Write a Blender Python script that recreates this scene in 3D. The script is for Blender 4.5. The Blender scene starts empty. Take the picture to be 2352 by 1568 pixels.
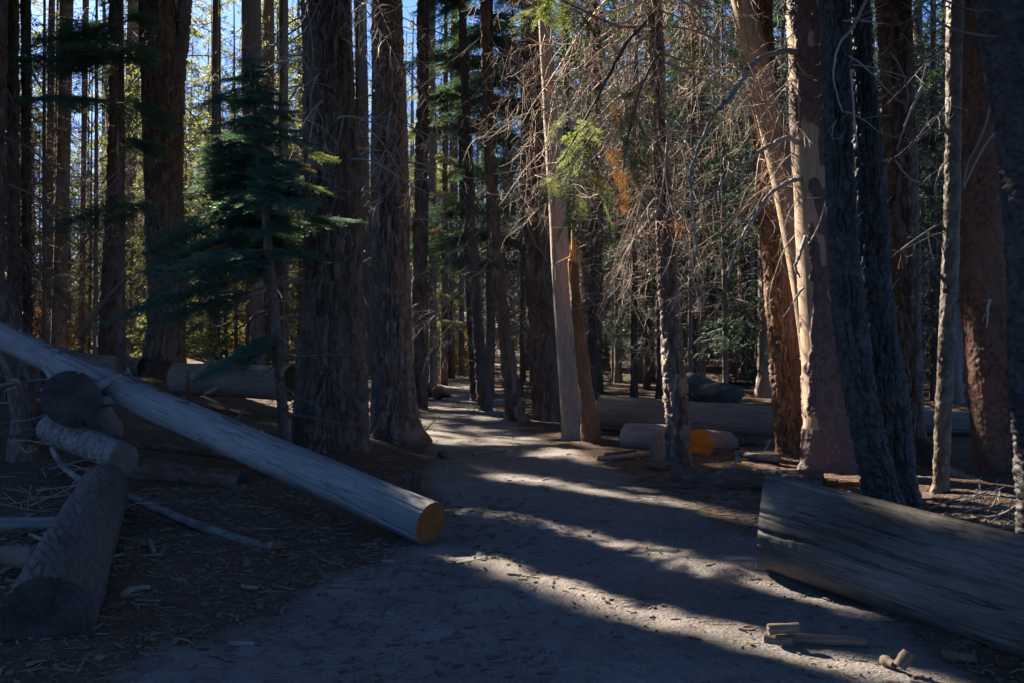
import bpy, math, random
import numpy as np
from mathutils import Vector, Matrix, Euler

# ------------------------------------------------------------------ camera, sky, sun, exposure
scene = bpy.context.scene
COL = scene.collection
W, H, F, EYE, VH = 2352.0, 1568.0, 2287.0, 1.5, 784.0
SUN_AZ, SUN_EL = math.radians(40.0), math.radians(33.0)      # azimuth measured to the left of the view axis
EXPOSURE = 2.4
SUN_POWER = 5.0
SKY_POWER = 0.051

cam_data = bpy.data.cameras.new('camera')
cam_data.sensor_width = 36.0
cam_data.lens = 36.0 * F / W
cam_data.clip_start = 0.05
cam_data.clip_end = 2000.0
cam = bpy.data.objects.new('camera', cam_data)
COL.objects.link(cam)
cam.location = (0, 0, EYE)
cam.rotation_euler = (math.pi / 2, 0, 0)
scene.camera = cam

world = bpy.data.worlds.new('World')
scene.world = world
world.use_nodes = True
wn = world.node_tree.nodes
wn.clear()
sky = wn.new('ShaderNodeTexSky')
sky.sky_type = 'NISHITA'
sky.sun_disc = False
sky.sun_elevation = SUN_EL
sky.sun_rotation = -SUN_AZ
sky.altitude = 2000.0
sky.air_density = 0.8
sky.dust_density = 2.5
sky.ozone_density = 10.0
bg = wn.new('ShaderNodeBackground')
bg.inputs['Strength'].default_value = SKY_POWER
wo = wn.new('ShaderNodeOutputWorld')
world.node_tree.links.new(sky.outputs[0], bg.inputs[0])
world.node_tree.links.new(bg.outputs[0], wo.inputs[0])

SUN = np.array([-math.sin(SUN_AZ) * math.cos(SUN_EL), math.cos(SUN_AZ) * math.cos(SUN_EL), math.sin(SUN_EL)])
sl = bpy.data.lights.new('sun', 'SUN')
sl.energy = SUN_POWER
sl.angle = math.radians(0.53)
sl.color = (1.0, 0.86, 0.69)
so = bpy.data.objects.new('sun', sl)
so.rotation_euler = Vector(SUN).to_track_quat('Z', 'Y').to_euler()
so.location = (-20, 24, 22)
COL.objects.link(so)

vs = scene.view_settings
vs.view_transform = 'Standard'
vs.look = 'None'
vs.gamma = 1.0
vs.exposure = EXPOSURE
vs.use_curve_mapping = False
cy = scene.cycles
cy.use_denoising = True
cy.max_bounces = 6
cy.diffuse_bounces = 1
cy.glossy_bounces = 2
cy.transmission_bounces = 4
cy.transparent_max_bounces = 4
cy.sample_clamp_indirect = 3.0
cy.use_adaptive_sampling = True
cy.adaptive_threshold = 0.01

rng = np.random.default_rng(7)
random.seed(7)
_rot = 0.0


# ------------------------------------------------------------------ numpy noise
def _h(*a, seed=0):
    h = np.full(np.shape(a[0]), (seed * 374761393 + 668265263) & 0xffffffff, dtype=np.uint64)
    for k, v in enumerate(a):
        h = h ^ (np.asarray(v).astype(np.int64).astype(np.uint64) * np.uint64((73856093, 19349663, 83492791)[k % 3]) & np.uint64(0xffffffff))
        h = (h * np.uint64(2654435761)) & np.uint64(0xffffffff)
        h = h ^ (h >> np.uint64(15))
    h = (h * np.uint64(2246822519)) & np.uint64(0xffffffff)
    h = h ^ (h >> np.uint64(13))
    return h.astype(np.float64) / 4294967296.0


def vnoise(x, y, z, seed=0):
    x, y, z = np.broadcast_arrays(np.asarray(x, float), np.asarray(y, float), np.asarray(z, float))
    ix, iy, iz = np.floor(x), np.floor(y), np.floor(z)
    fx, fy, fz = x - ix, y - iy, z - iz
    fx, fy, fz = [t * t * (3 - 2 * t) for t in (fx, fy, fz)]
    r = 0
    for dx in (0, 1):
        wx = fx if dx else 1 - fx
        for dy in (0, 1):
            wy = fy if dy else 1 - fy
            for dz in (0, 1):
                wz = fz if dz else 1 - fz
                r = r + wx * wy * wz * _h(ix + dx, iy + dy, iz + dz, seed=seed)
    return r * 2 - 1


def fbm(x, y, z, oc=4, seed=0):
    a, s, r = 0.5, 1.0, 0
    for o in range(oc):
        r = r + a * vnoise(np.asarray(x) * s, np.asarray(y) * s, np.asarray(z) * s, seed + o * 17)
        a *= 0.5
        s *= 2.03
    return r


def sstep(a, b, x):
    t = np.clip((np.asarray(x, float) - a) / (b - a), 0, 1)
    return t * t * (3 - 2 * t)


def vor(s, t, n, seed=0):
    """cell noise on a cylinder: s in 0..1 wraps in n cells, t runs on without end; F1, F2, cell id"""
    x, y = s * n, t
    ix, iy = np.floor(x), np.floor(y)
    f1 = np.full(x.shape, 9.0)
    f2 = np.full(x.shape, 9.0)
    cid = np.zeros(x.shape)
    for dx in (-1, 0, 1):
        for dy in (-1, 0, 1):
            cx, cyy = ix + dx, iy + dy
            m = np.mod(cx, n)
            d = np.hypot(cx + 0.1 + 0.8 * _h(m, cyy, seed=seed) - x, cyy + 0.1 + 0.8 * _h(m, cyy, seed=seed + 5) - y)
            i = _h(m, cyy, seed=seed + 9)
            near = d < f1
            f2 = np.where(near, f1, np.minimum(f2, d))
            cid = np.where(near, i, cid)
            f1 = np.where(near, d, f1)
    return f1, f2, cid


# ------------------------------------------------------------------ mesh helpers
class Geo:
    """collects quads and triangles with a material slot; build() links them as ONE mesh object"""
    def __init__(self):
        self.v, self.q, self.t, self.qm, self.tm, self.n = [], [], [], [], [], 0
        self.att = {}

    def add(self, v, q=None, t=None, m=0):
        v = np.asarray(v, float).reshape(-1, 3)
        if q is not None and len(q):
            self.q.append(np.asarray(q, np.int64) + self.n)
            self.qm.append(np.full(len(q), m))
        if t is not None and len(t):
            self.t.append(np.asarray(t, np.int64) + self.n)
            self.tm.append(np.full(len(t), m))
        self.v.append(v)
        self.n += len(v)
        return self

    def mesh(self, name, mats, smooth=True, attrs=None):
        me = bpy.data.meshes.new(name)
        V = np.concatenate(self.v) if self.v else np.zeros((0, 3))
        Q = np.concatenate(self.q) if self.q else np.zeros((0, 4), np.int64)
        T = np.concatenate(self.t) if self.t else np.zeros((0, 3), np.int64)
        nq, nt = len(Q), len(T)
        me.vertices.add(len(V))
        me.vertices.foreach_set('co', V.astype(np.float32).ravel())
        me.loops.add(nq * 4 + nt * 3)
        me.loops.foreach_set('vertex_index', np.concatenate([Q.ravel(), T.ravel()]).astype(np.int32))
        me.polygons.add(nq + nt)
        st = np.concatenate([np.arange(nq) * 4, nq * 4 + np.arange(nt) * 3]).astype(np.int32)
        me.polygons.foreach_set('loop_start', st)
        for m in mats:
            me.materials.append(m)
        mi = np.concatenate(self.qm + self.tm) if (self.qm or self.tm) else np.zeros(0)
        me.polygons.foreach_set('material_index', mi.astype(np.int32))
        me.polygons.foreach_set('use_smooth', np.full(nq + nt, smooth))
        for k, a in (attrs or {}).items():
            at = me.attributes.new(k, 'FLOAT', 'POINT')
            at.data.foreach_set('value', np.asarray(a, np.float32))
        me.update(calc_edges=True)
        return me

    def build(self, name, mats, parent=None, smooth=True, loc=None, attrs=None):
        return link(name, self.mesh(name, mats, smooth, attrs), parent, loc)


def link(name, me, parent=None, loc=None):
    o = bpy.data.objects.new(name, me)
    COL.objects.link(o)
    if parent is not None:
        o.parent = parent
    if loc is not None:
        o.location = loc
    return o


def tag(o, label=None, cat=None, group=None, kind=None):
    if label:
        o['label'] = label
    if cat:
        o['category'] = cat
    if group:
        o['group'] = group
    if kind:
        o['kind'] = kind
    return o


def empty(name, loc=(0, 0, 0), rz=0.0):
    o = bpy.data.objects.new(name, None)
    o.empty_display_size = 0.2
    o.location = loc
    o.rotation_euler = (0, 0, rz)
    COL.objects.link(o)
    return o


def at(u, v, Y):
    """the point Y metres ahead that shows at (u, v) of the 2352 x 1568 photograph"""
    return np.array([(u - W / 2) * Y / F, Y, EYE - (v - VH) * Y / F])


def smooth_path(P, n):
    """Catmull-Rom through the rows of P, resampled to n rows"""
    P = np.asarray(P, float)
    if len(P) < 3:
        t = np.linspace(0, 1, n)[:, None]
        return P[0] * (1 - t) + P[-1] * t
    Q = np.vstack([2 * P[0] - P[1], P, 2 * P[-1] - P[-2]])
    u = np.linspace(0, len(P) - 1 - 1e-6, n)
    i = u.astype(int)
    t = (u - i)[:, None]
    a, b, c, d = Q[i], Q[i + 1], Q[i + 2], Q[i + 3]
    return 0.5 * (2 * b + (c - a) * t + (2 * a - 5 * b + 4 * c - d) * t ** 2 + (3 * b - a - 3 * c + d) * t ** 3)


def frames(P):
    T = np.gradient(P, axis=0)
    T /= np.linalg.norm(T, axis=1)[:, None] + 1e-12
    a = np.array([0, 0, 1.0]) if abs(T[0, 2]) < 0.9 else np.array([1.0, 0, 0])
    n = np.cross(T[0], a)
    n /= np.linalg.norm(n)
    N = np.zeros_like(P)
    for i in range(len(P)):
        n = n - T[i] * (n @ T[i])
        n /= np.linalg.norm(n) + 1e-12
        N[i] = n
    return T, N, np.cross(T, N)


def tube(P, R, sides=5, cap=True):
    P = np.asarray(P, float)
    R = np.broadcast_to(np.asarray(R, float), (len(P),))
    T, N, B = frames(P)
    th = np.arange(sides) * 2 * math.pi / sides
    V = P[:, None, :] + R[:, None, None] * (np.cos(th)[None, :, None] * N[:, None, :] + np.sin(th)[None, :, None] * B[:, None, :])
    V = V.reshape(-1, 3)
    i = np.arange(len(P) - 1)[:, None] * sides
    j = np.arange(sides)[None, :]
    k = (j + 1) % sides
    q = np.stack([i + j, i + k, i + sides + k, i + sides + j], -1).reshape(-1, 4)
    t = np.zeros((0, 3), int)
    if cap:
        n = len(V)
        V = np.vstack([V, P[:1], P[-1:]])
        j = np.arange(sides)
        k = (j + 1) % sides
        o = (len(P) - 1) * sides
        t = np.vstack([np.stack([k, j, np.full(sides, n)], 1), np.stack([o + j, o + k, np.full(sides, n + 1)], 1)])
    return V, q, t


# ------------------------------------------------------------------ materials
def nodes(name):
    m = bpy.data.materials.new(name)
    m.use_nodes = True
    nt = m.node_tree
    nt.nodes.clear()
    return m, nt, nt.nodes, nt.links


def noise_node(nt, vec, scale, detail=4, rough=0.6):
    n = nt.nodes.new('ShaderNodeTexNoise')
    n.inputs['Scale'].default_value = scale
    n.inputs['Detail'].default_value = detail
    n.inputs['Roughness'].default_value = rough
    if vec is not None:
        nt.links.new(vec, n.inputs['Vector'])
    return n.outputs[0]


def ramp(nt, fac, stops):
    r = nt.nodes.new('ShaderNodeValToRGB')
    el = r.color_ramp.elements
    while len(el) < len(stops):
        el.new(0.5)
    for e, (p, c) in zip(el, stops):
        e.position = p
        e.color = (*c, 1)
    nt.links.new(fac, r.inputs[0])
    return r.outputs[0]


def mixc(nt, fac, a, b, mode='MIX'):
    n = nt.nodes.new('ShaderNodeMix')
    n.data_type = 'RGBA'
    n.blend_type = mode
    for s, v in ((n.inputs[0], fac), (n.inputs[6], a), (n.inputs[7], b)):
        if isinstance(v, (int, float)):
            s.default_value = v
        elif isinstance(v, tuple):
            s.default_value = (*v, 1)
        else:
            nt.links.new(v, s)
    return n.outputs[2]


def mapping(nt, scale, coord='Object'):
    tc = nt.nodes.new('ShaderNodeTexCoord')
    mp = nt.nodes.new('ShaderNodeMapping')
    mp.inputs['Scale'].default_value = scale
    nt.links.new(tc.outputs[coord], mp.inputs['Vector'])
    return mp.outputs[0]


def attr(nt, name):
    a = nt.nodes.new('ShaderNodeAttribute')
    a.attribute_name = name
    return a.outputs['Fac']


def finish(nt, col, rough=0.9, bump=None, bump_d=0.01, spec=0.25, trans=None):
    b = nt.nodes.new('ShaderNodeBsdfPrincipled')
    if isinstance(col, tuple):
        b.inputs['Base Color'].default_value = (*col, 1)
    else:
        nt.links.new(col, b.inputs['Base Color'])
    b.inputs['Roughness'].default_value = rough
    b.inputs['Specular IOR Level'].default_value = spec
    if bump is not None:
        bn = nt.nodes.new('ShaderNodeBump')
        bn.inputs['Distance'].default_value = bump_d
        bn.inputs['Strength'].default_value = 1.0
        nt.links.new(bump, bn.inputs['Height'])
        nt.links.new(bn.outputs[0], b.inputs['Normal'])
    out = nt.nodes.new('ShaderNodeOutputMaterial')
    sh = b.outputs[0]
    if trans is not None:
        tr = nt.nodes.new('ShaderNodeBsdfTranslucent')
        if isinstance(trans[1], tuple):
            tr.inputs[0].default_value = (*trans[1], 1)
        else:
            nt.links.new(trans[1], tr.inputs[0])
        mx = nt.nodes.new('ShaderNodeMixShader')
        mx.inputs[0].default_value = trans[0]
        nt.links.new(sh, mx.inputs[1])
        nt.links.new(tr.outputs[0], mx.inputs[2])
        sh = mx.outputs[0]
    nt.links.new(sh, out.inputs[0])


def bark_mat(name, c1, c2, c3, zs=0.25, fine=60, bump_d=0.006, lichen=None, rough=0.8, spec=0.4):
    """c1, c2: tones of the bark plates, picked plate by plate; c3: flaked patches"""
    m, nt, N, L = nodes(name)
    vec = mapping(nt, (1, 1, zs))
    vec2 = mapping(nt, (1, 1, 1.6))
    base = mixc(nt, attr(nt, 'plate'), c1, c2)
    n1 = noise_node(nt, vec, 6, 5)
    base = mixc(nt, ramp(nt, n1, [(0.45, (0, 0, 0)), (0.68, (1, 1, 1))]), base, c3)
    n2 = noise_node(nt, vec2, fine, 4, 0.7)
    base = mixc(nt, 0.55, base, ramp(nt, n2, [(0.25, (0.45, 0.45, 0.45)), (0.75, (1.35, 1.35, 1.35))]), 'MULTIPLY')
    if lichen:
        n3 = noise_node(nt, mapping(nt, (1, 1, 1)), 9, 3)
        base = mixc(nt, ramp(nt, n3, [(0.70, (0, 0, 0)), (0.74, (1, 1, 1))]), base, lichen)
    finish(nt, base, rough, n2, bump_d, spec)
    return m


def wood_mat(name, c1, c2, c3, zs=0.04, rough=0.75, bump_d=0.004, spec=0.25):
    """weathered wood, the grain along the local Z axis"""
    m, nt, N, L = nodes(name)
    g = noise_node(nt, mapping(nt, (1, 1, zs * 0.8)), 95, 5, 0.75)
    w = noise_node(nt, mapping(nt, (1, 1, 0.35)), 3.2, 4)
    k = noise_node(nt, mapping(nt, (1, 1, 0.09)), 26, 6, 0.75)
    base = mixc(nt, ramp(nt, w, [(0.35, (0, 0, 0)), (0.65, (1, 1, 1))]), c1, c2)
    base = mixc(nt, ramp(nt, k, [(0.55, (0, 0, 0)), (0.66, (1, 1, 1))]), base, c3)
    base = mixc(nt, 0.7, base, ramp(nt, g, [(0.32, (0.4, 0.4, 0.4)), (0.68, (1.35, 1.35, 1.35))]), 'MULTIPLY')
    finish(nt, base, rough, g, bump_d, spec)
    return m


def cut_mat(name, heart, sap, ring=70.0):
    """sawn end grain: growth rings round the local Z axis"""
    m, nt, N, L = nodes(name)
    tc = N.new('ShaderNodeTexCoord')
    sx = N.new('ShaderNodeSeparateXYZ')
    L.new(tc.outputs['Object'], sx.inputs[0])
    cb = N.new('ShaderNodeCombineXYZ')
    L.new(sx.outputs[0], cb.inputs[0])
    L.new(sx.outputs[1], cb.inputs[1])
    ln = N.new('ShaderNodeVectorMath')
    ln.operation = 'LENGTH'
    L.new(cb.outputs[0], ln.inputs[0])
    nz = noise_node(nt, cb.outputs[0], 7, 3)
    ad = N.new('ShaderNodeMath')
    ad.operation = 'MULTIPLY_ADD'
    L.new(nz, ad.inputs[0])
    ad.inputs[1].default_value = 0.06
    L.new(ln.outputs['Value'], ad.inputs[2])
    sn = N.new('ShaderNodeMath')
    sn.operation = 'MULTIPLY'
    L.new(ad.outputs[0], sn.inputs[0])
    sn.inputs[1].default_value = ring * 6.28
    s2 = N.new('ShaderNodeMath')
    s2.operation = 'SINE'
    L.new(sn.outputs[0], s2.inputs[0])
    base = mixc(nt, ramp(nt, noise_node(nt, cb.outputs[0], 5, 4), [(0.35, (0, 0, 0)), (0.65, (1, 1, 1))]), heart, sap)
    rr = ramp(nt, s2.outputs[0], [(0.0, (0.78, 0.78, 0.78)), (0.6, (1, 1, 1))])
    base = mixc(nt, 0.8, base, rr, 'MULTIPLY')
    saw = noise_node(nt, mapping(nt, (3, 60, 1)), 4, 3)
    base = mixc(nt, 0.4, base, ramp(nt, saw, [(0.3, (0.6, 0.6, 0.6)), (0.7, (1.2, 1.2, 1.2))]), 'MULTIPLY')
    finish(nt, base, 0.8, saw, 0.003, 0.2)
    return m


def leaf_mat(name, c1, c2, tr, frac=0.4, patch=1.2, rough=0.55):
    m, nt, N, L = nodes(name)
    oi = N.new('ShaderNodeObjectInfo')
    n = noise_node(nt, mapping(nt, (1, 1, 1)), patch, 3)
    base = mixc(nt, ramp(nt, n, [(0.3, (0, 0, 0)), (0.7, (1, 1, 1))]), c1, c2)
    hs = N.new('ShaderNodeHueSaturation')
    mr = N.new('ShaderNodeMapRange')
    mr.inputs[3].default_value = 0.7
    mr.inputs[4].default_value = 1.3
    L.new(oi.outputs['Random'], mr.inputs[0])
    L.new(mr.outputs[0], hs.inputs['Value'])
    L.new(base, hs.inputs['Color'])
    finish(nt, hs.outputs[0], rough, trans=(frac, tr))
    return m


def plain_mat(name, c1, c2, scale=4.0, zs=0.2, rough=0.85, bump_d=0.002, fine=40):
    m, nt, N, L = nodes(name)
    oi = N.new('ShaderNodeObjectInfo')
    n = noise_node(nt, mapping(nt, (1, 1, zs)), scale, 4)
    f = noise_node(nt, mapping(nt, (1, 1, 1)), fine, 3)
    base = mixc(nt, ramp(nt, n, [(0.3, (0, 0, 0)), (0.7, (1, 1, 1))]), c1, c2)
    hs = N.new('ShaderNodeHueSaturation')
    mr = N.new('ShaderNodeMapRange')
    mr.inputs[3].default_value = 0.75
    mr.inputs[4].default_value = 1.25
    L.new(oi.outputs['Random'], mr.inputs[0])
    L.new(mr.outputs[0], hs.inputs['Value'])
    L.new(base, hs.inputs['Color'])
    finish(nt, hs.outputs[0], rough, f, bump_d, 0.2)
    return m


M = {}
M['furrow'] = bark_mat('bark_furrowed', (0.065, 0.046, 0.038), (0.27, 0.205, 0.17), (0.16, 0.09, 0.06), lichen=(0.16, 0.14, 0.03))
M['furrow_plain'] = bark_mat('bark_furrowed_plain', (0.048, 0.032, 0.026), (0.19, 0.138, 0.112), (0.13, 0.072, 0.05))
M['amber'] = bark_mat('bark_amber', (0.16, 0.082, 0.045), (0.22, 0.125, 0.075), (0.12, 0.055, 0.03))
M['charcoal'] = bark_mat('bark_charcoal', (0.026, 0.025, 0.028), (0.065, 0.062, 0.066), (0.03, 0.027, 0.027), zs=3.0, fine=30, rough=0.6, spec=0.35)
M['scaly'] = bark_mat('bark_scaly_red', (0.070, 0.028, 0.018), (0.20, 0.095, 0.062), (0.19, 0.11, 0.08), zs=0.6, rough=0.7, spec=0.3)
M['purple'] = bark_mat('bark_purple_brown', (0.085, 0.050, 0.046), (0.17, 0.105, 0.095), (0.12, 0.07, 0.06), zs=0.6, rough=0.65, spec=0.4)
M['birch'] = bark_mat('bark_pale_ringed', (0.10, 0.068, 0.05), (0.20, 0.15, 0.115), (0.07, 0.045, 0.032), zs=2.0, fine=30, rough=0.6, spec=0.4)
M['far_bark'] = plain_mat('bark_far', (0.075, 0.055, 0.046), (0.15, 0.12, 0.105), 7, 0.12, 0.95, 0.02, 25)
M['far_bark_grey'] = plain_mat('bark_far_grey', (0.14, 0.115, 0.10), (0.24, 0.20, 0.175), 7, 0.12, 0.95, 0.015, 25)
M['grey_wood'] = wood_mat('wood_silver_grey', (0.20, 0.195, 0.195), (0.29, 0.285, 0.28), (0.115, 0.10, 0.09))
M['brown_wood'] = wood_mat('wood_brown_grey', (0.17, 0.135, 0.11), (0.25, 0.205, 0.17), (0.10, 0.065, 0.045))
M['big_log'] = wood_mat('wood_big_log', (0.065, 0.057, 0.049), (0.19, 0.172, 0.15), (0.022, 0.017, 0.014))
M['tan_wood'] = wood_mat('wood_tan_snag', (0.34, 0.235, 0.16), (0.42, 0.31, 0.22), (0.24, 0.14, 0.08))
M['snag_wood'] = wood_mat('wood_grey_snag', (0.30, 0.24, 0.20), (0.38, 0.31, 0.26), (0.22, 0.12, 0.07))
M['orange_wood'] = wood_mat('wood_fresh_orange', (0.55, 0.26, 0.07), (0.66, 0.36, 0.12), (0.36, 0.13, 0.03))
M['rot_wood'] = wood_mat('wood_rotten', (0.17, 0.085, 0.045), (0.24, 0.13, 0.075), (0.07, 0.035, 0.02))
M['pole_bark'] = bark_mat('bark_pole', (0.15, 0.135, 0.125), (0.26, 0.24, 0.22), (0.07, 0.055, 0.05), zs=2.5, fine=40)
M['log_bark'] = bark_mat('bark_log_brown', (0.075, 0.047, 0.038), (0.20, 0.13, 0.105), (0.10, 0.055, 0.04), zs=0.4)
M['cracked'] = bark_mat('bark_cracked_log', (0.105, 0.088, 0.078), (0.15, 0.128, 0.113), (0.08, 0.065, 0.056), zs=0.15, fine=40, bump_d=0.004)
M['cut_orange'] = cut_mat('cut_orange', (0.66, 0.17, 0.014), (0.80, 0.25, 0.025))
M['cut_brown'] = cut_mat('cut_brown', (0.27, 0.10, 0.025), (0.38, 0.16, 0.045))
M['cut_dark'] = cut_mat('cut_dark', (0.030, 0.025, 0.023), (0.075, 0.065, 0.06), 30)
M['cut_grey'] = cut_mat('cut_grey', (0.17, 0.115, 0.095), (0.25, 0.20, 0.175), 60)
M['cut_pale'] = cut_mat('cut_pale', (0.45, 0.33, 0.19), (0.55, 0.42, 0.26), 50)
M['dead_tan'] = plain_mat('dead_twig_tan', (0.32, 0.24, 0.18), (0.46, 0.365, 0.285), 3, 1, 0.7)  # lighter tan carries golden sunlight in the twig colour
M['dead_grey'] = plain_mat('dead_twig_grey', (0.22, 0.20, 0.19), (0.34, 0.31, 0.29), 3, 1, 0.75)
M['dead_dark'] = plain_mat('dead_twig_dark', (0.09, 0.072, 0.064), (0.17, 0.14, 0.125), 3, 1, 0.9)
M['moss'] = plain_mat('moss_yellow', (0.30, 0.27, 0.02), (0.42, 0.36, 0.04), 30, 1, 0.95, 0.01, 80)
M['needle'] = leaf_mat('needles_blue_green', (0.050, 0.135, 0.125), (0.090, 0.20, 0.17), (0.18, 0.34, 0.12), 0.25)
M['needle_sunlit'] = leaf_mat('needles_sunlit_green', (0.055, 0.115, 0.03), (0.09, 0.15, 0.045), (0.38, 0.47, 0.12), 0.42)  # brighter green puts sunlight into the needle colour
M['needle_olive'] = leaf_mat('needles_olive', (0.07, 0.11, 0.035), (0.11, 0.15, 0.06), (0.40, 0.46, 0.14), 0.45)
M['needle_orange'] = leaf_mat('needles_dead_orange', (0.34, 0.14, 0.03), (0.42, 0.21, 0.05), (0.50, 0.24, 0.05), 0.4)
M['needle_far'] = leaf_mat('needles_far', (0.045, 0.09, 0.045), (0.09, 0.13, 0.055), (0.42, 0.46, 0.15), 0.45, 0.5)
M['needle_shade_teal'] = leaf_mat('needles_far_shade_teal', (0.020, 0.055, 0.050), (0.036, 0.080, 0.064), (0.10, 0.20, 0.09), 0.25, 0.5)  # darker copy of the far needles, shade put into the colour
M['leaf_autumn'] = leaf_mat('leaf_autumn', (0.45, 0.17, 0.02), (0.50, 0.30, 0.04), (0.75, 0.38, 0.05), 0.5, 2.0)
M['granite'] = plain_mat('granite', (0.05, 0.052, 0.055), (0.09, 0.092, 0.095), 5, 1, 0.9, 0.01, 30)
M['stick'] = plain_mat('stick_wood', (0.13, 0.105, 0.09), (0.23, 0.19, 0.165), 14, 1, 0.85, 0.003, 50)
M['chip'] = plain_mat('litter_brown', (0.085, 0.052, 0.036), (0.16, 0.11, 0.08), 2.5, 1, 0.9, 0.002, 30)
M['chip_pale'] = plain_mat('litter_pale', (0.15, 0.115, 0.092), (0.27, 0.22, 0.18), 2.5, 1, 0.9, 0.002, 30)
M['plant_red'] = plain_mat('plant_dark_red', (0.16, 0.03, 0.025), (0.22, 0.05, 0.035), 20, 1)

# ------------------------------------------------------------------ the ground and the trail
_PY = [-8, 0, 4.4, 7.4, 10, 12.9, 16, 20.6, 26, 32, 37, 42, 60, 700]
_PX = [.2, .2, .25, .55, .3, -.05, -.6, -1.1, -1.5, -1.6, -1.9, -2.9, -8, -60]
_PW = [2.0, 2.0, 1.85, 1.3, 1.08, 1.0, .85, .72, .58, .48, .42, .4, .4, .4]


def path_sd(x, y):
    """signed distance from the trail edge, negative on the trail; and the same towards the left bank only"""
    xc, w = np.interp(y, _PY, _PX), np.interp(y, _PY, _PW)
    return np.abs(x - xc) - w, (xc - w) - x, x - (xc + w)


def ground_z(x, y, fine=True):
    x, y = np.asarray(x, float), np.asarray(y, float)
    d, dl, dr = path_sd(x, y)
    z = 0.20 * sstep(0, 1.1, dl) * sstep(9, 13, y) + 0.45 * sstep(2, 6.5, dl) * sstep(11, 19, y)
    z = z + 0.45 * sstep(0, 1.3, dl) * np.exp(-((y - 24.5) / 4.0) ** 2)
    z = z + 0.03 * sstep(0, 1.0, dr) * sstep(9, 14, y) * (1 - sstep(30, 60, y))
    z = z + 0.10 * sstep(0.2, 2.0, dl) * sstep(4, 7, y) * (1 - sstep(9, 13, y))
    z = z - 0.10 * np.exp(-((x - 2.7) / 0.9) ** 2 - ((y - 4.6) / 1.3) ** 2)
    z = z + 0.018 * np.maximum(y - 40, 0) + 0.05 * np.maximum(y - 30, 0) * sstep(2, 14, x) * (1 - sstep(90, 160, y))
    z = z + 0.05 * fbm(x * 0.45, y * 0.45, 0, 3, 3) * sstep(-0.6, 1.2, d)
    z = z + 0.05 * fbm(x * 1.3, y * 1.3, 2.0, 3, 11)
    if fine:
        k = 0.62 + 0.38 * sstep(-0.3, 0.4, d)
        z = z + k * 0.028 * fbm(x * 5, y * 5, 0, 3, 5) + k * 0.012 * fbm(x * 19, y * 19, 0, 2, 8)
    return z


def gz(x, y):
    return float(ground_z(x, y, False))


def ground_material():
    m, nt, N, L = nodes('ground_dirt_and_litter')
    vec = mapping(nt, (1, 1, 1))
    p = attr(nt, 'trail')
    big = noise_node(nt, vec, 1.3, 5)
    mid = noise_node(nt, vec, 9, 5, 0.7)
    fine = noise_node(nt, vec, 75, 5, 0.75)
    dirt = mixc(nt, ramp(nt, big, [(0.35, (0, 0, 0)), (0.65, (1, 1, 1))]), (0.20, 0.182, 0.17), (0.262, 0.24, 0.226))
    dirt = mixc(nt, ramp(nt, mid, [(0.5, (0, 0, 0)), (0.75, (1, 1, 1))]), dirt, (0.145, 0.13, 0.12))
    duff = mixc(nt, ramp(nt, mid, [(0.35, (0, 0, 0)), (0.65, (1, 1, 1))]), (0.080, 0.052, 0.038), (0.14, 0.098, 0.074))
    duff = mixc(nt, ramp(nt, noise_node(nt, vec, 34, 4, 0.7), [(0.56, (0, 0, 0)), (0.66, (1, 1, 1))]), duff, (0.21, 0.165, 0.13))
    vo = N.new('ShaderNodeTexVoronoi')
    vo.inputs['Scale'].default_value = 42
    L.new(vec, vo.inputs['Vector'])
    mk = N.new('ShaderNodeMath')
    mk.operation = 'ADD'
    L.new(p, mk.inputs[0])
    sc = N.new('ShaderNodeMath')
    sc.operation = 'MULTIPLY_ADD'
    sc.inputs[1].default_value = 0.9
    sc.inputs[2].default_value = -0.45
    L.new(mid, sc.inputs[0])
    L.new(sc.outputs[0], mk.inputs[1])
    base = mixc(nt, ramp(nt, mk.outputs[0], [(0.3, (0, 0, 0)), (0.7, (1, 1, 1))]), duff, dirt)
    base = mixc(nt, 0.6, base, ramp(nt, fine, [(0.25, (0.5, 0.5, 0.5)), (0.75, (1.4, 1.4, 1.4))]), 'MULTIPLY')
    base = mixc(nt, 0.35, base, ramp(nt, vo.outputs['Distance'], [(0.0, (1.5, 1.45, 1.4)), (0.35, (0.9, 0.9, 0.9)), (0.8, (0.7, 0.7, 0.7))]), 'MULTIPLY')
    hb = mixc(nt, 0.5, fine, vo.outputs['Distance'])
    finish(nt, base, 0.95, hb, 0.016, 0.12)
    return m


M['ground'] = ground_material()


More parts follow.
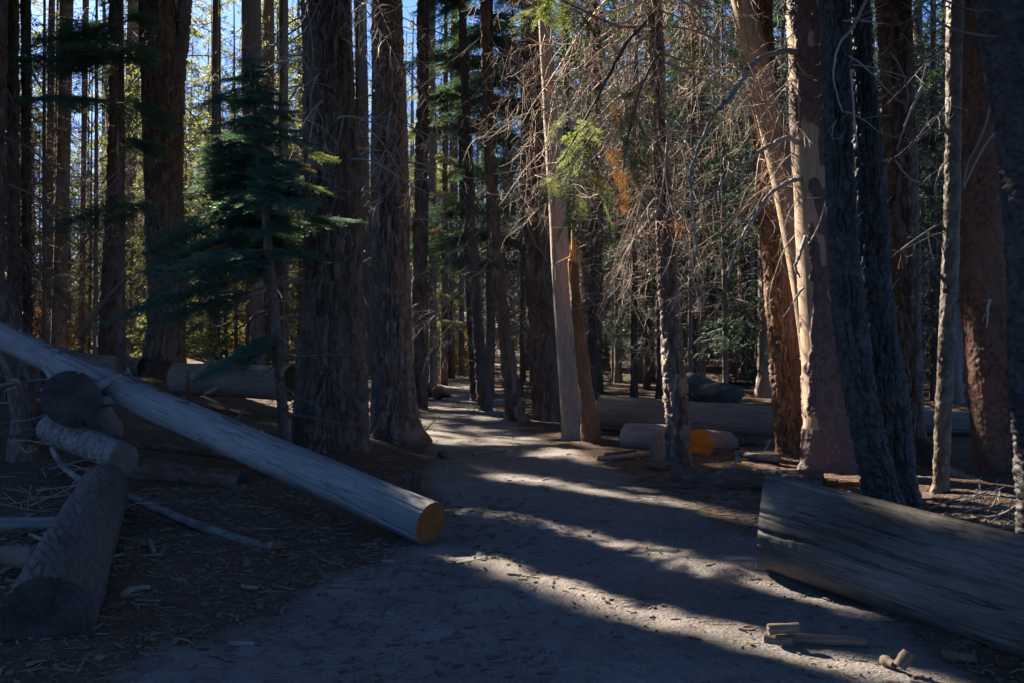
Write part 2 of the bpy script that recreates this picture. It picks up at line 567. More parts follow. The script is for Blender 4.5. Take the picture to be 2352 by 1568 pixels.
def build_ground():
    ys = np.concatenate([np.linspace(-12, 2.2, 12)[:-1], np.geomspace(2.2, 46, 330), np.geomspace(46, 700, 40)[1:]])
    tin = np.linspace(-1, 1, 300)
    tout = np.geomspace(0.02, 1, 26)
    c = np.concatenate([-1 - tout[::-1], tin, 1 + tout])
    inner = 0.57 * np.maximum(ys, 2.0) + 1.5
    Xs = np.where(np.abs(c)[None, :] <= 1, c[None, :] * inner[:, None],
                  np.sign(c)[None, :] * (inner[:, None] + (np.abs(c)[None, :] - 1) * 600))
    Ys = np.repeat(ys[:, None], len(c), 1)
    Z = ground_z(Xs, Ys)
    far = (np.abs(Xs) > inner[:, None] * 1.3) | (Ys > 60)
    Z = np.where(far, ground_z(Xs, Ys, False), Z)
    V = np.stack([Xs, Ys, Z], -1).reshape(-1, 3)
    ny, nx = Xs.shape
    i = np.arange(ny - 1)[:, None] * nx
    j = np.arange(nx - 1)[None, :]
    q = np.stack([i + j, i + j + 1, i + nx + j + 1, i + nx + j], -1).reshape(-1, 4)
    sd = path_sd(V[:, 0], V[:, 1])[0] + 0.22 * fbm(V[:, 0] * 1.7, V[:, 1] * 1.7, 0, 3, 21)
    mask = 1 - sstep(-0.35, 0.45, sd)
    on = (mask[q].mean(1) > 0.5)
    for nm, sel in (('forest_ground', ~on), ('trail_path', on)):
        qq = q[sel]
        used = np.unique(qq)
        re = np.zeros(len(V), np.int64)
        re[used] = np.arange(len(used))
        g = Geo().add(V[used], q=re[qq])
        o = g.build(nm, [M['ground']], attrs={'trail': mask[used]})
        tag(o, kind='structure')
        o['label'] = 'dark needle litter and bare soil of the forest floor' if nm == 'forest_ground' else 'packed dirt trail winding away between the trunks'


build_ground()

# ------------------------------------------------------------------ gaps in the canopy: what the sun reaches
_E1 = np.array([math.cos(SUN_AZ), math.sin(SUN_AZ), 0.0])
_E2 = np.cross(SUN, _E1)
TGT = []      # (point, radius)


def target(pts, r):
    """pts: (u, v) on the ground, or (u, v, Y) in the air; the canopy leaves these in the sun"""
    P = []
    for p in pts:
        if len(p) == 3:
            P.append(at(*p))
        else:
            Y = F * EYE / (p[1] - VH)
            for _ in range(4):
                x = (p[0] - W / 2) * Y / F
                Y = F * (EYE - gz(x, Y)) / (p[1] - VH)
            P.append(at(p[0], p[1], Y))
    for a, b in zip(P[:-1], P[1:]):
        n = max(2, int(np.linalg.norm(b - a) / (r * 0.7)) + 1)
        for t in np.linspace(0, 1, n):
            TGT.append((*(a * (1 - t) + b * t), r))


target([(1060, 1262), (1176, 1304), (1276, 1338), (1426, 1389), (1576, 1432), (1751, 1475), (1850, 1512), (2100, 1560)], 0.17)
target([(1110, 1180), (1176, 1186), (1326, 1226), (1526, 1284), (1676, 1318), (1776, 1350), (1926, 1390)], 0.14)
target([(1110, 1098), (1176, 1098), (1351, 1124), (1486, 1144), (1600, 1165), (1740, 1195)], 0.16)
target([(1480, 1120), (1560, 1130)], 0.12)
target([(987, 1018), (1185, 1022)], 0.09)
target([(1185, 1054), (1314, 1034)], 0.12)
target([(976, 966), (1040, 1000)], 0.09)
target([(1058, 984), (1150, 987)], 0.08)
target([(1166, 1008), (1275, 998)], 0.08)
target([(1005, 884), (1062, 887)], 0.3)
target([(1000, 938), (1075, 940)], 0.1)
target([(750, 1284), (825, 1334)], 0.05)
target([(350, 1324), (410, 1349)], 0.04)
target([(878, 1054), (940, 1094)], 0.08)
target([(1040, 1130), (1085, 1142)], 0.06)
target([(1900, 1150), (2100, 1165), (2330, 1195)], 0.16)
target([(1830, 0, 11.6), (1850, 500, 11.6), (1865, 800, 11.6), (1850, 1080, 11.6)], 0.22)       # half stripped tree
target([(2185, 0, 9.9), (2180, 400, 9.9), (2165, 750, 9.9)], 0.12)                              # pale slim trunk
target([(1965, 0, 9.3), (1985, 700, 9.3)], 0.12)                                               # twin dark trunk
target([(1990, 1040, 9.0), (2000, 1130, 9.0)], 0.08)
target([(2220, 780, 11.4), (2255, 960, 11.4)], 0.14)
target([(1500, 0, 12.0), (1515, 400, 12.0), (1530, 820, 12.0)], 0.6)                           # tangled trunk
target([(1400, 0, 11.8), (1400, 330, 11.8)], 0.8)
target([(1250, 0, 10.9), (1260, 90, 10.9)], 0.5)
target([(1260, 300, 10.2), (1400, 430, 10.2)], 0.4)
target([(1320, 500, 14.6), (1318, 640, 14.6)], 0.3)
target([(1700, 60, 12.0), (1790, 420, 12.0), (1830, 620, 12.0)], 0.3)
target([(1600, 60, 11.3), (1640, 400, 11.3)], 0.7)
target([(1255, 150, 15.2), (1275, 300, 15.2)], 0.12)
target([(745, 350, 10.5), (715, 400, 10.5)], 0.12)
target([(765, 515, 10.5), (800, 500, 10.5)], 0.12)
target([(1100, 60, 24.0), (1050, 260, 24.0)], 0.5)
target([(1140, 40, 13.0), (1210, 330, 13.0)], 0.5)
target([(2100, 1215, 5.6), (2330, 1260, 5.2)], 0.12)
TGT = np.array(TGT)
TGT[:, 3] = TGT[:, 3] * 1.2 + 0.03
TGT2 = np.stack([TGT[:, :3] @ _E1, TGT[:, :3] @ _E2, TGT[:, :3] @ SUN], 1)


def shaded_out(P):
    """True where a leaf at P would stand between the sun and a place the photograph shows in the sun"""
    P = np.asarray(P, float)
    out = np.zeros(len(P), bool)
    a, b, s = P @ _E1, P @ _E2, P @ SUN
    for k in range(0, len(P), 4000):
        sl_ = slice(k, k + 4000)
        d2 = (a[sl_, None] - TGT2[None, :, 0]) ** 2 + (b[sl_, None] - TGT2[None, :, 1]) ** 2
        out[sl_] = ((d2 < (TGT[None, :, 3]) ** 2) & (s[sl_, None] > TGT2[None, :, 2] + 1.0)).any(1)
    return out


def trunk_blocks(x, y, r, height):
    dx = TGT[:, 0] * _E1[0] + TGT[:, 1] * _E1[1] - (x * _E1[0] + y * _E1[1])
    ahead = (x - TGT[:, 0]) * -math.sin(SUN_AZ) + (y - TGT[:, 1]) * math.cos(SUN_AZ)
    zz = TGT[:, 2] + ahead * math.tan(SUN_EL)
    return ((np.abs(dx) < r + 0.08) & (ahead > 1.2) & (zz < height)).sum()


# ------------------------------------------------------------------ boles: standing trunks and lying logs
def relief(s, z, circ, kind, seed):
    """bark relief in metres, plate tone 0..1 and bare-wood mask 0..1 at angle s (0..1) and height z"""
    cx, sx = np.cos(s * 2 * math.pi) * circ / 6.283, np.sin(s * 2 * math.pi) * circ / 6.283
    fine = fbm(cx * 38, sx * 38, z * 30, 3, seed + 2)
    low = fbm(cx * 3, sx * 3, z * 1.2, 3, seed + 4)
    wob = fbm(cx * 7, sx * 7, z * 4, 2, seed + 6)
    bare = np.zeros_like(z)
    if kind in ('furrow', 'plates', 'log_bark'):
        w, h, dep = {'furrow': (0.060, 0.19, 0.058), 'plates': (0.070, 0.15, 0.040), 'log_bark': (0.05, 0.10, 0.014)}[kind]
        n = max(5, int(round(circ / w)))
        f1, f2, cid = vor(s + wob * 0.035 * (2.0 / max(circ, .6)), z / h + 0.8 * wob, n, seed)
        e = f2 - f1
        fr = 22.0 if kind == 'plates' else 18.0
        rg = np.abs(fbm(cx * fr + 1.5 * wob, sx * fr + 1.5 * wob, z * (3.6 if kind == 'plates' else 3.0) + 2 * wob, 2, seed + 20))
        rh = np.abs(fbm(cx * 7, sx * 7, z * 13, 2, seed + 22))
        groove = np.maximum(1 - sstep(0.0, 0.15, rg), 0.55 * (1 - sstep(0.0, 0.05, rh)))
        pl = sstep(0.02, 0.21 if kind == 'furrow' else 0.16, e)
        gr = np.maximum(groove, 0.55 * (1 - pl)) if kind != 'log_bark' else np.maximum(.7 * groove, 1 - pl)
        d = -dep * gr + (cid - 0.5) * 0.014 + 0.007 * fine + 0.025 * low
        if kind == 'plates':
            d = d + 0.006 * vnoise(cx * 10, sx * 10, z * 70, seed + 8) * pl
        return d, np.clip(cid + 0.3 * fine, 0, 1), bare
    if kind == 'scaly':
        n = max(8, int(round(circ / 0.026)))
        f1, f2, cid = vor(s, z / 0.036 + 0.6 * wob, n, seed)
        return -0.014 * (1 - sstep(0.0, 0.3, f2 - f1)) + 0.012 * (cid - .5) + 0.04 * low + 0.012 * fine, np.clip(cid + .6 * low, 0, 1), bare
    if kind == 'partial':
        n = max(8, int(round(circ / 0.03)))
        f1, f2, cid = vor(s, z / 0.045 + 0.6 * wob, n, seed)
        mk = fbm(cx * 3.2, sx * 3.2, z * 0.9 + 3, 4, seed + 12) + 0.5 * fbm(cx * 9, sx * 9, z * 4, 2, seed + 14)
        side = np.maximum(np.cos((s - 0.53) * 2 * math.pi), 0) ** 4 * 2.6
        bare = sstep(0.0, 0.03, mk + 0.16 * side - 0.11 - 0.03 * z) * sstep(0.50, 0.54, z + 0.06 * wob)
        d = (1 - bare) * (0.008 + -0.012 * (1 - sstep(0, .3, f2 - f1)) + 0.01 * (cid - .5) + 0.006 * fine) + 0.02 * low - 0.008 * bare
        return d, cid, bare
    if kind == 'birch':
        ring = vnoise(cx * 14, sx * 14, z * 40, seed + 1) * sstep(-.2, .5, vnoise(cx * 5, sx * 5, z * 9, seed + 3))
        return 0.004 * ring + 0.003 * fine + 0.012 * low, np.clip(0.5 + 0.7 * ring, 0, 1), bare
    if kind == 'cracked':
        f1, f2, cid = vor(s + 0.25 * z / circ + wob * 0.02, z / 0.30 + 0.5 * wob, max(6, int(circ / 0.05)), seed)
        pl = sstep(0.0, 0.13, f2 - f1)
        return -0.020 * (1 - pl) + 0.004 * fine + 0.012 * low, np.clip(0.5 + fine, 0, 1), bare
    # smooth barkless wood with drying cracks
    d = 0.003 * fine + 0.012 * low
    r_ = np.random.default_rng(seed)
    nc = 20 if kind == 'checked' else 9
    for k in range(nc):
        s0, tw, ph = (k * 0.618034 + 0.06 * r_.random() + seed * 0.137) % 1.0, (r_.random() * 0.5 + 0.1) * (0.10 if kind != 'checked' else 0.05), r_.random() * 40
        sc = s0 + tw * z + 0.012 * vnoise(z * 2.2 + ph, 0 * z, 0 * z, seed + k) + 0.004 * vnoise(z * 11 + ph, 0 * z, 0 * z, seed + k)
        ds = (np.mod(s - sc + 0.5, 1.0) - 0.5) * circ
        on = sstep(0.38, 0.55, 0.5 + 0.5 * vnoise(z * 0.5 + ph, 0 * z, 0 * z, seed + 30 + k) + 0.15)
        d = d - (0.010 + 0.022 * (k < nc // 3)) * np.exp(-(ds / ((0.006 + 0.005 * (k < nc // 3)) * (1.0 if circ > 1.3 else 0.6))) ** 2) * on
    return d, np.clip(0.5 + 0.8 * fine, 0, 1), bare


def bole(zs, cx, cy, r, kind, seed, nth, front=None, lobes=0.0, zflare=0.5, damp=1.0):
    """rings along local Z; front: angle that gets most of the columns"""
    if front is None:
        s = np.arange(nth) / nth
    else:
        t = np.arange(nth) / nth - 0.5
        w = t + 0.085 * np.sin(2 * math.pi * t) * -1
        s = np.mod(w + front / (2 * math.pi), 1.0)
        s = np.sort(s)
    S, Z = np.meshgrid(s, zs)
    R = np.repeat(r[:, None], nth, 1)
    circ = float(np.median(r) * 2 * math.pi)
    d, pl, bare = relief(S, Z, circ, kind, seed)
    if lobes:
        ph = np.random.default_rng(seed).random(3) * 6.28
        lob = np.cos(S * 6.283 * 3 + ph[0]) * 0.5 + np.cos(S * 6.283 * 5 + ph[1]) * 0.35 + np.cos(S * 6.283 * 2 + ph[2]) * 0.3
        R = R * (1 + lobes * lob * np.exp(-np.maximum(Z, 0) / zflare))
    damp = np.asarray(damp)
    if damp.ndim:
        damp = damp[:, None]
    R = np.maximum(R + d * damp, 0.004)
    X = cx[:, None] + R * np.cos(S * 2 * math.pi)
    Yv = cy[:, None] + R * np.sin(S * 2 * math.pi)
    V = np.stack([X, Yv, Z], -1).reshape(-1, 3)
    i = np.arange(len(zs) - 1)[:, None] * nth
    j = np.arange(nth)[None, :]
    k = (j + 1) % nth
    q = np.stack([i + j, i + k, i + nth + k, i + nth + j], -1).reshape(-1, 4)
    return V, q, pl.ravel(), bare.ravel()


def trunk(parent, rows, Y, kind, mats, seed, height=18.0, lobes=0.10, name='trunk', zcut=None, dY=0.0, res=1.0, sink=0.5):
    """rows: (v, u_left, u_right) from the base up; returns the mesh part and the axis in world coordinates"""
    base = parent.location
    z = np.array([EYE - (r_[0] - VH) * Y / F for r_ in rows])
    x = np.array([((r_[1] + r_[2]) / 2 - W / 2) * Y / F for r_ in rows])
    rad = np.array([(r_[2] - r_[1]) / 2 * Y / F for r_ in rows])
    y = Y + dY * (z - z[0]) + rad * 0
    # below the soil and above the frame
    z = np.concatenate([[z[0] - sink], z])
    x = np.concatenate([[x[0]], x])
    rad = np.concatenate([[rad[0] * 1.12], rad])
    y = np.concatenate([[y[0]], y])
    if zcut is None and height > z[-1]:
        k = np.clip((x[-1] - x[-2]) / max(z[-1] - z[-2], .1), -0.08, 0.08)
        zz = np.linspace(z[-1], height, 6)[1:]
        x = np.concatenate([x, x[-1] + k * (zz - z[-1])])
        y = np.concatenate([y, y[-1] + 0 * zz])
        rad = np.concatenate([rad, np.maximum(rad[-1] * np.maximum(1 - (zz - z[-1]) / (height - z[-1]), 0) ** 0.8, 0.02)])
        z = np.concatenate([z, zz])
        ztop = height
    else:
        ztop = z[-1]
    pxm = Y / 996.0
    frame_top = 1.7 + 0.345 * Y
    zf = np.arange(z[0], min(ztop, frame_top), 1.7 * pxm * res)
    if ztop > frame_top:
        zf = np.concatenate([zf, np.arange(frame_top, ztop, 0.7), [ztop]])
    P = smooth_path(np.stack([z, x, y, rad], 1), 400)
    o = np.argsort(P[:, 0])
    P = P[o]
    fx, fy, fr = np.interp(zf, P[:, 0], P[:, 1]), np.interp(zf, P[:, 0], P[:, 2]), np.interp(zf, P[:, 0], P[:, 3])
    nth = int(np.clip(2 * math.pi * np.median(rad) / (1.25 * pxm * res), 16, 190))
    damp = np.where(zf < frame_top, 1.0, 0.4) * np.clip(fr / 0.12, 0.15, 1.0)
    V, q, pl, bare = bole(zf - base.z, fx - base.x, fy - base.y, fr, kind, seed, nth, front=-math.pi / 2, lobes=lobes, zflare=0.35, damp=damp)
    g = Geo()
    g.add(V, q=q)
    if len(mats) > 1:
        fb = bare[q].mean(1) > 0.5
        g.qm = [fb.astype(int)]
    n = g.n
    ob = g.build(name, mats, parent, attrs={'plate': pl, 'bare': bare})
    axis = np.stack([fx, fy, zf, fr], 1)
    return ob, axis


def on_axis(axis, z):
    return np.array([np.interp(z, axis[:, 2], axis[:, 0]), np.interp(z, axis[:, 2], axis[:, 1]), z]), float(np.interp(z, axis[:, 2], axis[:, 3]))


# ------------------------------------------------------------------ crowns: sprays of needles along drooping boughs
def crown_tris(seed, z0, z1, r, nb, per, ls, lw, k=4, droop=0.35, hollow=0.12):
    g = np.random.default_rng(seed)
    zb = z0 + (z1 - z0) * g.random(nb) ** 1.15
    f = (zb - z0) / (z1 - z0)
    Lb = (r * (1 - f) ** 0.8 * 0.9 + 0.3) * (0.55 + 0.55 * g.random(nb))
    az = g.random(nb) * 2 * math.pi
    cnt = np.maximum(3, (Lb * per).astype(int))
    b = np.repeat(np.arange(nb), cnt)
    t = hollow + (1 - hollow) * g.random(len(b)) ** 0.75
    lat = (g.random(len(b)) - 0.5) * 0.75 * Lb[b] * (0.25 + 0.75 * np.sin(np.clip(t, 0, 1) * math.pi * 0.9))
    o = np.stack([np.cos(az), np.sin(az), 0 * az], 1)[b]
    la = np.stack([-np.sin(az), np.cos(az), 0 * az], 1)[b]
    P = o * (t * Lb[b])[:, None] + la * lat[:, None]
    P[:, 2] = zb[b] - droop * Lb[b] * t ** 1.6 - 0.25 * np.abs(lat) + 0.05 * g.standard_normal(len(b))
    P = np.repeat(P, k, 0)
    o, la = np.repeat(o, k, 0), np.repeat(la, k, 0)
    n = len(P)
    ang = (g.random(n) - 0.5) * 2.6
    d = o * np.cos(ang)[:, None] + la * np.sin(ang)[:, None]
    d[:, 2] += -0.35 + 0.45 * g.standard_normal(n)
    d /= np.linalg.norm(d, axis=1)[:, None]
    up = np.array([0, 0, 1.0]) + 0.7 * g.standard_normal((n, 3))
    w = np.cross(d, up)
    w /= np.linalg.norm(w, axis=1)[:, None] + 1e-9
    L_ = ls * (0.6 + 0.8 * g.random(n))[:, None]
    A = P + w * lw / 2
    B = P - w * lw / 2
    C = P + d * L_
    br = [(np.array([0, 0, zb[i]]), np.array([math.cos(az[i]) * Lb[i], math.sin(az[i]) * Lb[i], zb[i] - droop * Lb[i]])) for i in range(nb)]
    return np.stack([A, B, C], 1), br


def crown_geo(tris, br, wood=True, rad=0.012):
    g = Geo()
    n = len(tris)
    g.add(tris.reshape(-1, 3), t=np.arange(n * 3).reshape(-1, 3), m=0)
    if wood:
        for a, b in br:
            m_ = (a + b) / 2 + np.array([0, 0, 0.12 * np.linalg.norm(b - a)])
            V, q, t = tube(np.array([a, m_, b]), [rad * 1.6, rad, rad * 0.4], 3, False)
            g.add(V, q=q, m=1)
    return g


# shared crown shapes for the trees further off
CROWN = {}


def crown_shape(key):
    if key in CROWN:
        return CROWN[key]
    kind, k = key
    if kind == 'tall':
        T, br = crown_tris(100 + k, 6.0 - 0.8 * (k % 3), 22, 2.2, 80, 26, 0.17, 0.045, 4)
    elif kind == 'low':
        T, br = crown_tris(200 + k, 1.6, 18, 2.1, 110, 26, 0.15, 0.040, 4, 0.45)
    elif kind == 'young':
        T, br = crown_tris(300 + k, 0.25, 5.2, 1.25, 85, 30, 0.11, 0.028, 5, 0.2)
    elif kind == 'shade':
        T, br = crown_tris(400 + k, 6.5, 24, 3.3, 130, 13, 0.40, 0.15, 4, 0.35)
    elif kind == 'shrub':
        T, br = crown_tris(500 + k, 0.1, 1.7, 0.9, 40, 30, 0.09, 0.05, 4, -0.3)
    CROWN[key] = (T, br)
    return CROWN[key]


CMESH = {}


def crown_part(parent, key, mat, scale=(1, 1, 1), rot=0.0):
    """crown under a tree; its own mesh only where the canopy has to leave a gap"""
    T, br = crown_shape(key)
    L0 = parent.location
    c, s = math.cos(rot), math.sin(rot)
    R = np.array([[c, -s, 0], [s, c, 0], [0, 0, 1]]) * np.array(scale)[None, :]
    Cw = T.mean(1) @ R.T + np.array(L0)
    cut = shaded_out(Cw)
    if key[0] == 'shade':
        cut |= (Cw[:, 1] > 0) & (np.abs(Cw[:, 0]) < 0.53 * Cw[:, 1] + 0.3) & (Cw[:, 2] < EYE + 0.36 * Cw[:, 1] + 0.3)
    if cut.any():
        me = crown_geo(T[~cut], br, key[0] != 'shade').mesh('crown', [mat, M['far_bark']], False)
    else:
        k2 = (key, mat.name)
        if k2 not in CMESH:
            CMESH[k2] = crown_geo(T, br, key[0] != 'shade').mesh('crown', [mat, M['far_bark']], False)
        me = CMESH[k2]
    o = link('crown', me, parent)
    o.scale = scale
    o.rotation_euler = (0, 0, rot)
    return o


# ------------------------------------------------------------------ dead limbs with curling twigs
def limb_curve(g, p, d, L, n, grav, curl, wander):
    P = [np.array(p, float)]
    d = np.array(d, float)
    d /= np.linalg.norm(d)
    ax = g.standard_normal(3)
    ax /= np.linalg.norm(ax)
    st = L / n
    for i in range(n):
        f = i / n
        d = d + np.array([0, 0, -grav * st * (1.2 - 1.6 * f)]) + curl * st * np.cross(ax, d) + wander * math.sqrt(st) * g.standard_normal(3)
        d /= np.linalg.norm(d)
        P.append(P[-1] + d * st)
    return np.array(P)


def dead_limb_geo(seed, L=1.6, nside=11, r0=0.014, grav=1.3, curl=0.9, sub=3, rmin=0.0028):
    g = np.random.default_rng(seed)
    G = Geo()
    main = limb_curve(g, (0, 0, 0), (1, 0, 0.18), L, 16, grav * 0.55, curl * 0.25, 0.16)
    rr = np.linspace(r0, rmin * 1.3, len(main))
    V, q, t = tube(main, rr, 5)
    G.add(V, q, t)
    for i in range(nside):
        k = 2 + int((len(main) - 3) * (i + g.random()) / nside)
        T = main[k] - main[k - 1]
        T /= np.linalg.norm(T)
        sd = np.cross(T, g.standard_normal(3))
        sd /= np.linalg.norm(sd)
        d = T * 0.55 + sd * 0.9
        Ls = L * (0.25 + 0.45 * g.random()) * (1.1 - 0.5 * k / len(main))
        tw = limb_curve(g, main[k], d, Ls, 9, grav * 1.3, curl * (1.0 + 1.6 * g.random()), 0.35)
        V, q, t = tube(tw, np.linspace(max(rr[k] * 0.55, rmin * 1.4), rmin, len(tw)), 4, False)
        G.add(V, q, t)
        for _ in range(sub):
            k2 = 2 + int(g.random() * 6)
            T = tw[k2] - tw[k2 - 1]
            sd = np.cross(T, g.standard_normal(3))
            d = T / np.linalg.norm(T) * 0.7 + sd / np.linalg.norm(sd) * 0.8
            t3 = limb_curve(g, tw[k2], d, Ls * (0.25 + 0.4 * g.random()), 6, grav, curl * (1.2 + 2 * g.random()), 0.4)
            V, q, t = tube(t3, np.linspace(rmin * 1.0, rmin * 0.75, len(t3)), 3, False)
            G.add(V, q, t)
    return G


DEAD = [dead_limb_geo(900 + i, L=1.5 + 0.15 * (i % 4), nside=10 + i % 4).mesh('dead_limb', [M['dead_grey']]) for i in range(10)]
SPARSE = [dead_limb_geo(950 + i, L=1.4, nside=4, sub=1, r0=0.016, curl=0.7).mesh('dead_limb', [M['dead_grey']]) for i in range(6)]
STUBS = [dead_limb_geo(980 + i, L=0.7, nside=3, sub=1, r0=0.013, grav=0.7, curl=0.6).mesh('dead_limb', [M['dead_grey']]) for i in range(4)]


def place_limb(parent, meshes, p, az, tilt, s, mat, name='dead_limb'):
    o = link(name, meshes[random.randrange(len(meshes))], parent)
    o.location = Vector(p) - parent.location
    o.rotation_euler = (random.uniform(-.6, .6), tilt, az)
    o.scale = (s, s, s)
    o.material_slots[0].link = 'OBJECT'
    o.material_slots[0].material = mat
    return o


def limbs_on(parent, axis, n, z0, z1, meshes, mat, s0=0.7, s1=1.2, az0=-math.pi, az1=math.pi, tilt=0.1):
    for i in range(n):
        z = z0 + (z1 - z0) * (i + random.random()) / n
        p, r = on_axis(axis, z)
        az = random.uniform(az0, az1)
        p = p + np.array([math.cos(az), math.sin(az), 0]) * (r * 0.8)
        place_limb(parent, meshes, p, az, tilt + random.uniform(-.25, .3), random.uniform(s0, s1), mat)


# ------------------------------------------------------------------ living fir boughs, needle by needle
def fir_bough_geo(seed, L=1.2, nl=0.032, nw=0.0068, sp=0.0095, droop=0.22, sparse=1.0):
    g = np.random.default_rng(seed)
    G = Geo()
    segs = []
    n = 12
    t = np.linspace(0, 1, n)
    main = np.stack([t * L, 0.06 * L * np.sin(t * 3 + g.random() * 6), -droop * L * t ** 1.7 + 0.06 * L * t], 1)
    V, q, tt = tube(main, np.linspace(0.009, 0.002, n), 4, False)
    G.add(V, q, m=1)
    segs.append(main)
    pos = np.arange(0.14, 0.97, 0.055 / L * 1.1)
    for side in (-1, 1):
        for p in pos:
            if g.random() > sparse:
                continue
            p = p + 0.02 * g.standard_normal()
            i = np.clip(p * (n - 1), 0, n - 1.001)
            a = main[int(i)] * (1 - i % 1) + main[int(i) + 1] * (i % 1)
            Ls = L * 0.46 * (1 - p) ** 0.8 * (0.7 + 0.5 * g.random()) + 0.05
            an = math.radians(48 + 14 * g.standard_normal())
            d = np.array([math.cos(an), side * math.sin(an), -0.10 + 0.12 * g.standard_normal()])
            e = a + d * Ls + np.array([0, 0, -0.12 * Ls])
            tw = np.stack([a, (a + e) / 2 + np.array([0, 0, 0.03 * Ls]), e])
            V, q, tt = tube(tw, [0.0032, 0.0024, 0.0014], 3, False)
            G.add(V, q, m=1)
            segs.append(tw)
            ns = int(Ls / 0.06)
            for j in range(ns):
                f = (j + 0.6) / (ns + 0.4)
                b = a + (e - a) * f
                l2 = (0.05 + 0.34 * Ls * (1 - f)) * (0.7 + 0.5 * g.random())
                for s2 in (-1, 1):
                    a2 = math.radians(45 + 12 * g.standard_normal()) * s2
                    d2 = np.array([d[0] * math.cos(a2) - d[1] * math.sin(a2), d[0] * math.sin(a2) + d[1] * math.cos(a2), d[2] + 0.12 * g.standard_normal()])
                    segs.append(np.stack([b, b + d2 * l2]))
    A, D = [], []
    for s_ in segs:
        for a, b in zip(s_[:-1], s_[1:]):
            l = np.linalg.norm(b - a)
            m_ = max(2, int(l / sp))
            f = (np.arange(m_) + g.random(m_))[:, None] / m_
            for _ in (0, 1):
                A.append(a + (b - a) * f)
                D.append(np.repeat(((b - a) / (l + 1e-9))[None, :], m_, 0))
    A, D = np.concatenate(A), np.concatenate(D)
    m_ = len(A)
    sdv = np.cross(D, np.array([0, 0, 1.0]) + 0.25 * g.standard_normal((m_, 3)))
    sdv /= np.linalg.norm(sdv, axis=1)[:, None] + 1e-9
    sgn = np.where(g.random(m_) < 0.5, -1, 1)[:, None]
    nd = D * 0.55 + sdv * sgn * 0.75 + np.array([0, 0, 0.35]) * g.random(m_)[:, None] + 0.15 * g.standard_normal((m_, 3))
    nd /= np.linalg.norm(nd, axis=1)[:, None]
    w = np.cross(nd, np.array([0, 0, 1.0]) + 0.4 * g.standard_normal((m_, 3)))
    w /= np.linalg.norm(w, axis=1)[:, None] + 1e-9
    T = np.stack([A + w * nw / 2, A - w * nw / 2, A + nd * nl * (0.7 + 0.5 * g.random(m_))[:, None]], 1)
    G.add(T.reshape(-1, 3), t=np.arange(m_ * 3).reshape(-1, 3), m=0)
    return G


BOUGH = [fir_bough_geo(40 + i, L=1.0 + 0.12 * (i % 4), droop=0.16 + 0.05 * (i % 3)).mesh('bough', [M['needle'], M['dead_dark']], False) for i in range(7)]
HANG = [fir_bough_geo(70 + i, L=1.0, droop=0.45, sparse=0.75, nl=0.026).mesh('bough', [M['needle_sunlit'], M['dead_dark']], False) for i in range(3)]


def place_bough(parent, meshes, p, az, tilt, s, mat=None, roll=0.0):
    o = link('bough', meshes[random.randrange(len(meshes))], parent)
    o.location = Vector(p) - parent.location
    o.rotation_euler = (roll + random.uniform(-.25, .25), tilt, az)
    o.scale = (s, s, s)
    if mat is not None:
        o.material_slots[0].link = 'OBJECT'
        o.material_slots[0].material = mat
    return o

# ------------------------------------------------------------------ the big trees, each from its own outline
def tree(name, rows, Y, label, cat='tree', group=None):
    v, a, b = rows[0]
    p = at((a + b) / 2, v, Y)
    o = empty(name, tuple(p))
    return tag(o, label, cat, group)


def crown_over(t, axis, z0, z1, r, seed, nb=110, per=13, ls=0.40, lw=0.15, mat='needle_far'):
    T, br = crown_tris(seed, z0, z1, r, nb, per, ls, lw, 4, 0.35)
    c = T.mean(1)
    x = np.interp(c[:, 2], axis[:, 2], axis[:, 0])
    y = np.interp(c[:, 2], axis[:, 2], axis[:, 1])
    off = np.stack([x, y, 0 * x], 1)[:, None, :]
    T = T + off
    keep = ~shaded_out(T.mean(1))
    # no needles low enough to hang into the photograph's frame
    cc = T.mean(1)
    keep &= cc[:, 2] > EYE + 0.36 * np.maximum(cc[:, 1], 0) + 0.5
    T = T[keep] - np.array(t.location)
    g = Geo()
    g.add(T.reshape(-1, 3), t=np.arange(len(T) * 3).reshape(-1, 3))
    return g.build('crown', [M[mat]], t, False)


FUR, PLN = [M['furrow']], [M['furrow_plain']]

# thick trunk left of the trail
rows = [(1040, 655, 862), (1005, 668, 850), (900, 676, 845), (800, 683, 838), (700, 690, 835), (600, 695, 833), (300, 697, 822), (0, 690, 806)]
tA = tree('fir_tree', rows, 12.3, 'thickest dark furrowed trunk beside the trail, behind the leaning silver log')
_, axA = trunk(tA, rows, 12.3, 'furrow', PLN, 11, 22)
crown_over(tA, axA, 7.0, 22, 3.2, 801)
limbs_on(tA, axA, 9, 3.8, 6.2, DEAD, M['dead_grey'], 0.7, 1.0, -3.4, 0.2, 0.6)
limbs_on(tA, axA, 14, 3.4, 6.4, SPARSE, M['dead_grey'], 0.7, 1.1, -2.6, -0.5, 0.2)
limbs_on(tA, axA, 12, 1.8, 4.0, STUBS, M['dead_tan'], 0.7, 1.2, -3.6, -2.6, 0.1)

rows = [(1012, 834, 992), (985, 842, 975), (950, 850, 965), (850, 855, 950), (700, 852, 945), (500, 850, 943), (300, 856, 938), (0, 853, 925)]
tB = tree('fir_tree', rows, 14.5, 'tall straight trunk with lichen dots at the left edge of the trail')
_, axB = trunk(tB, rows, 14.5, 'furrow', FUR, 12, 23)
crown_over(tB, axB, 8.0, 23, 3.0, 802)
limbs_on(tB, axB, 8, 4.0, 7.0, DEAD, M['dead_grey'], 0.6, 0.9, -3.4, 0.2, 0.6)
limbs_on(tB, axB, 16, 2.8, 7.2, SPARSE, M['dead_grey'], 0.6, 1.05, -2.9, 0.4, 0.2)

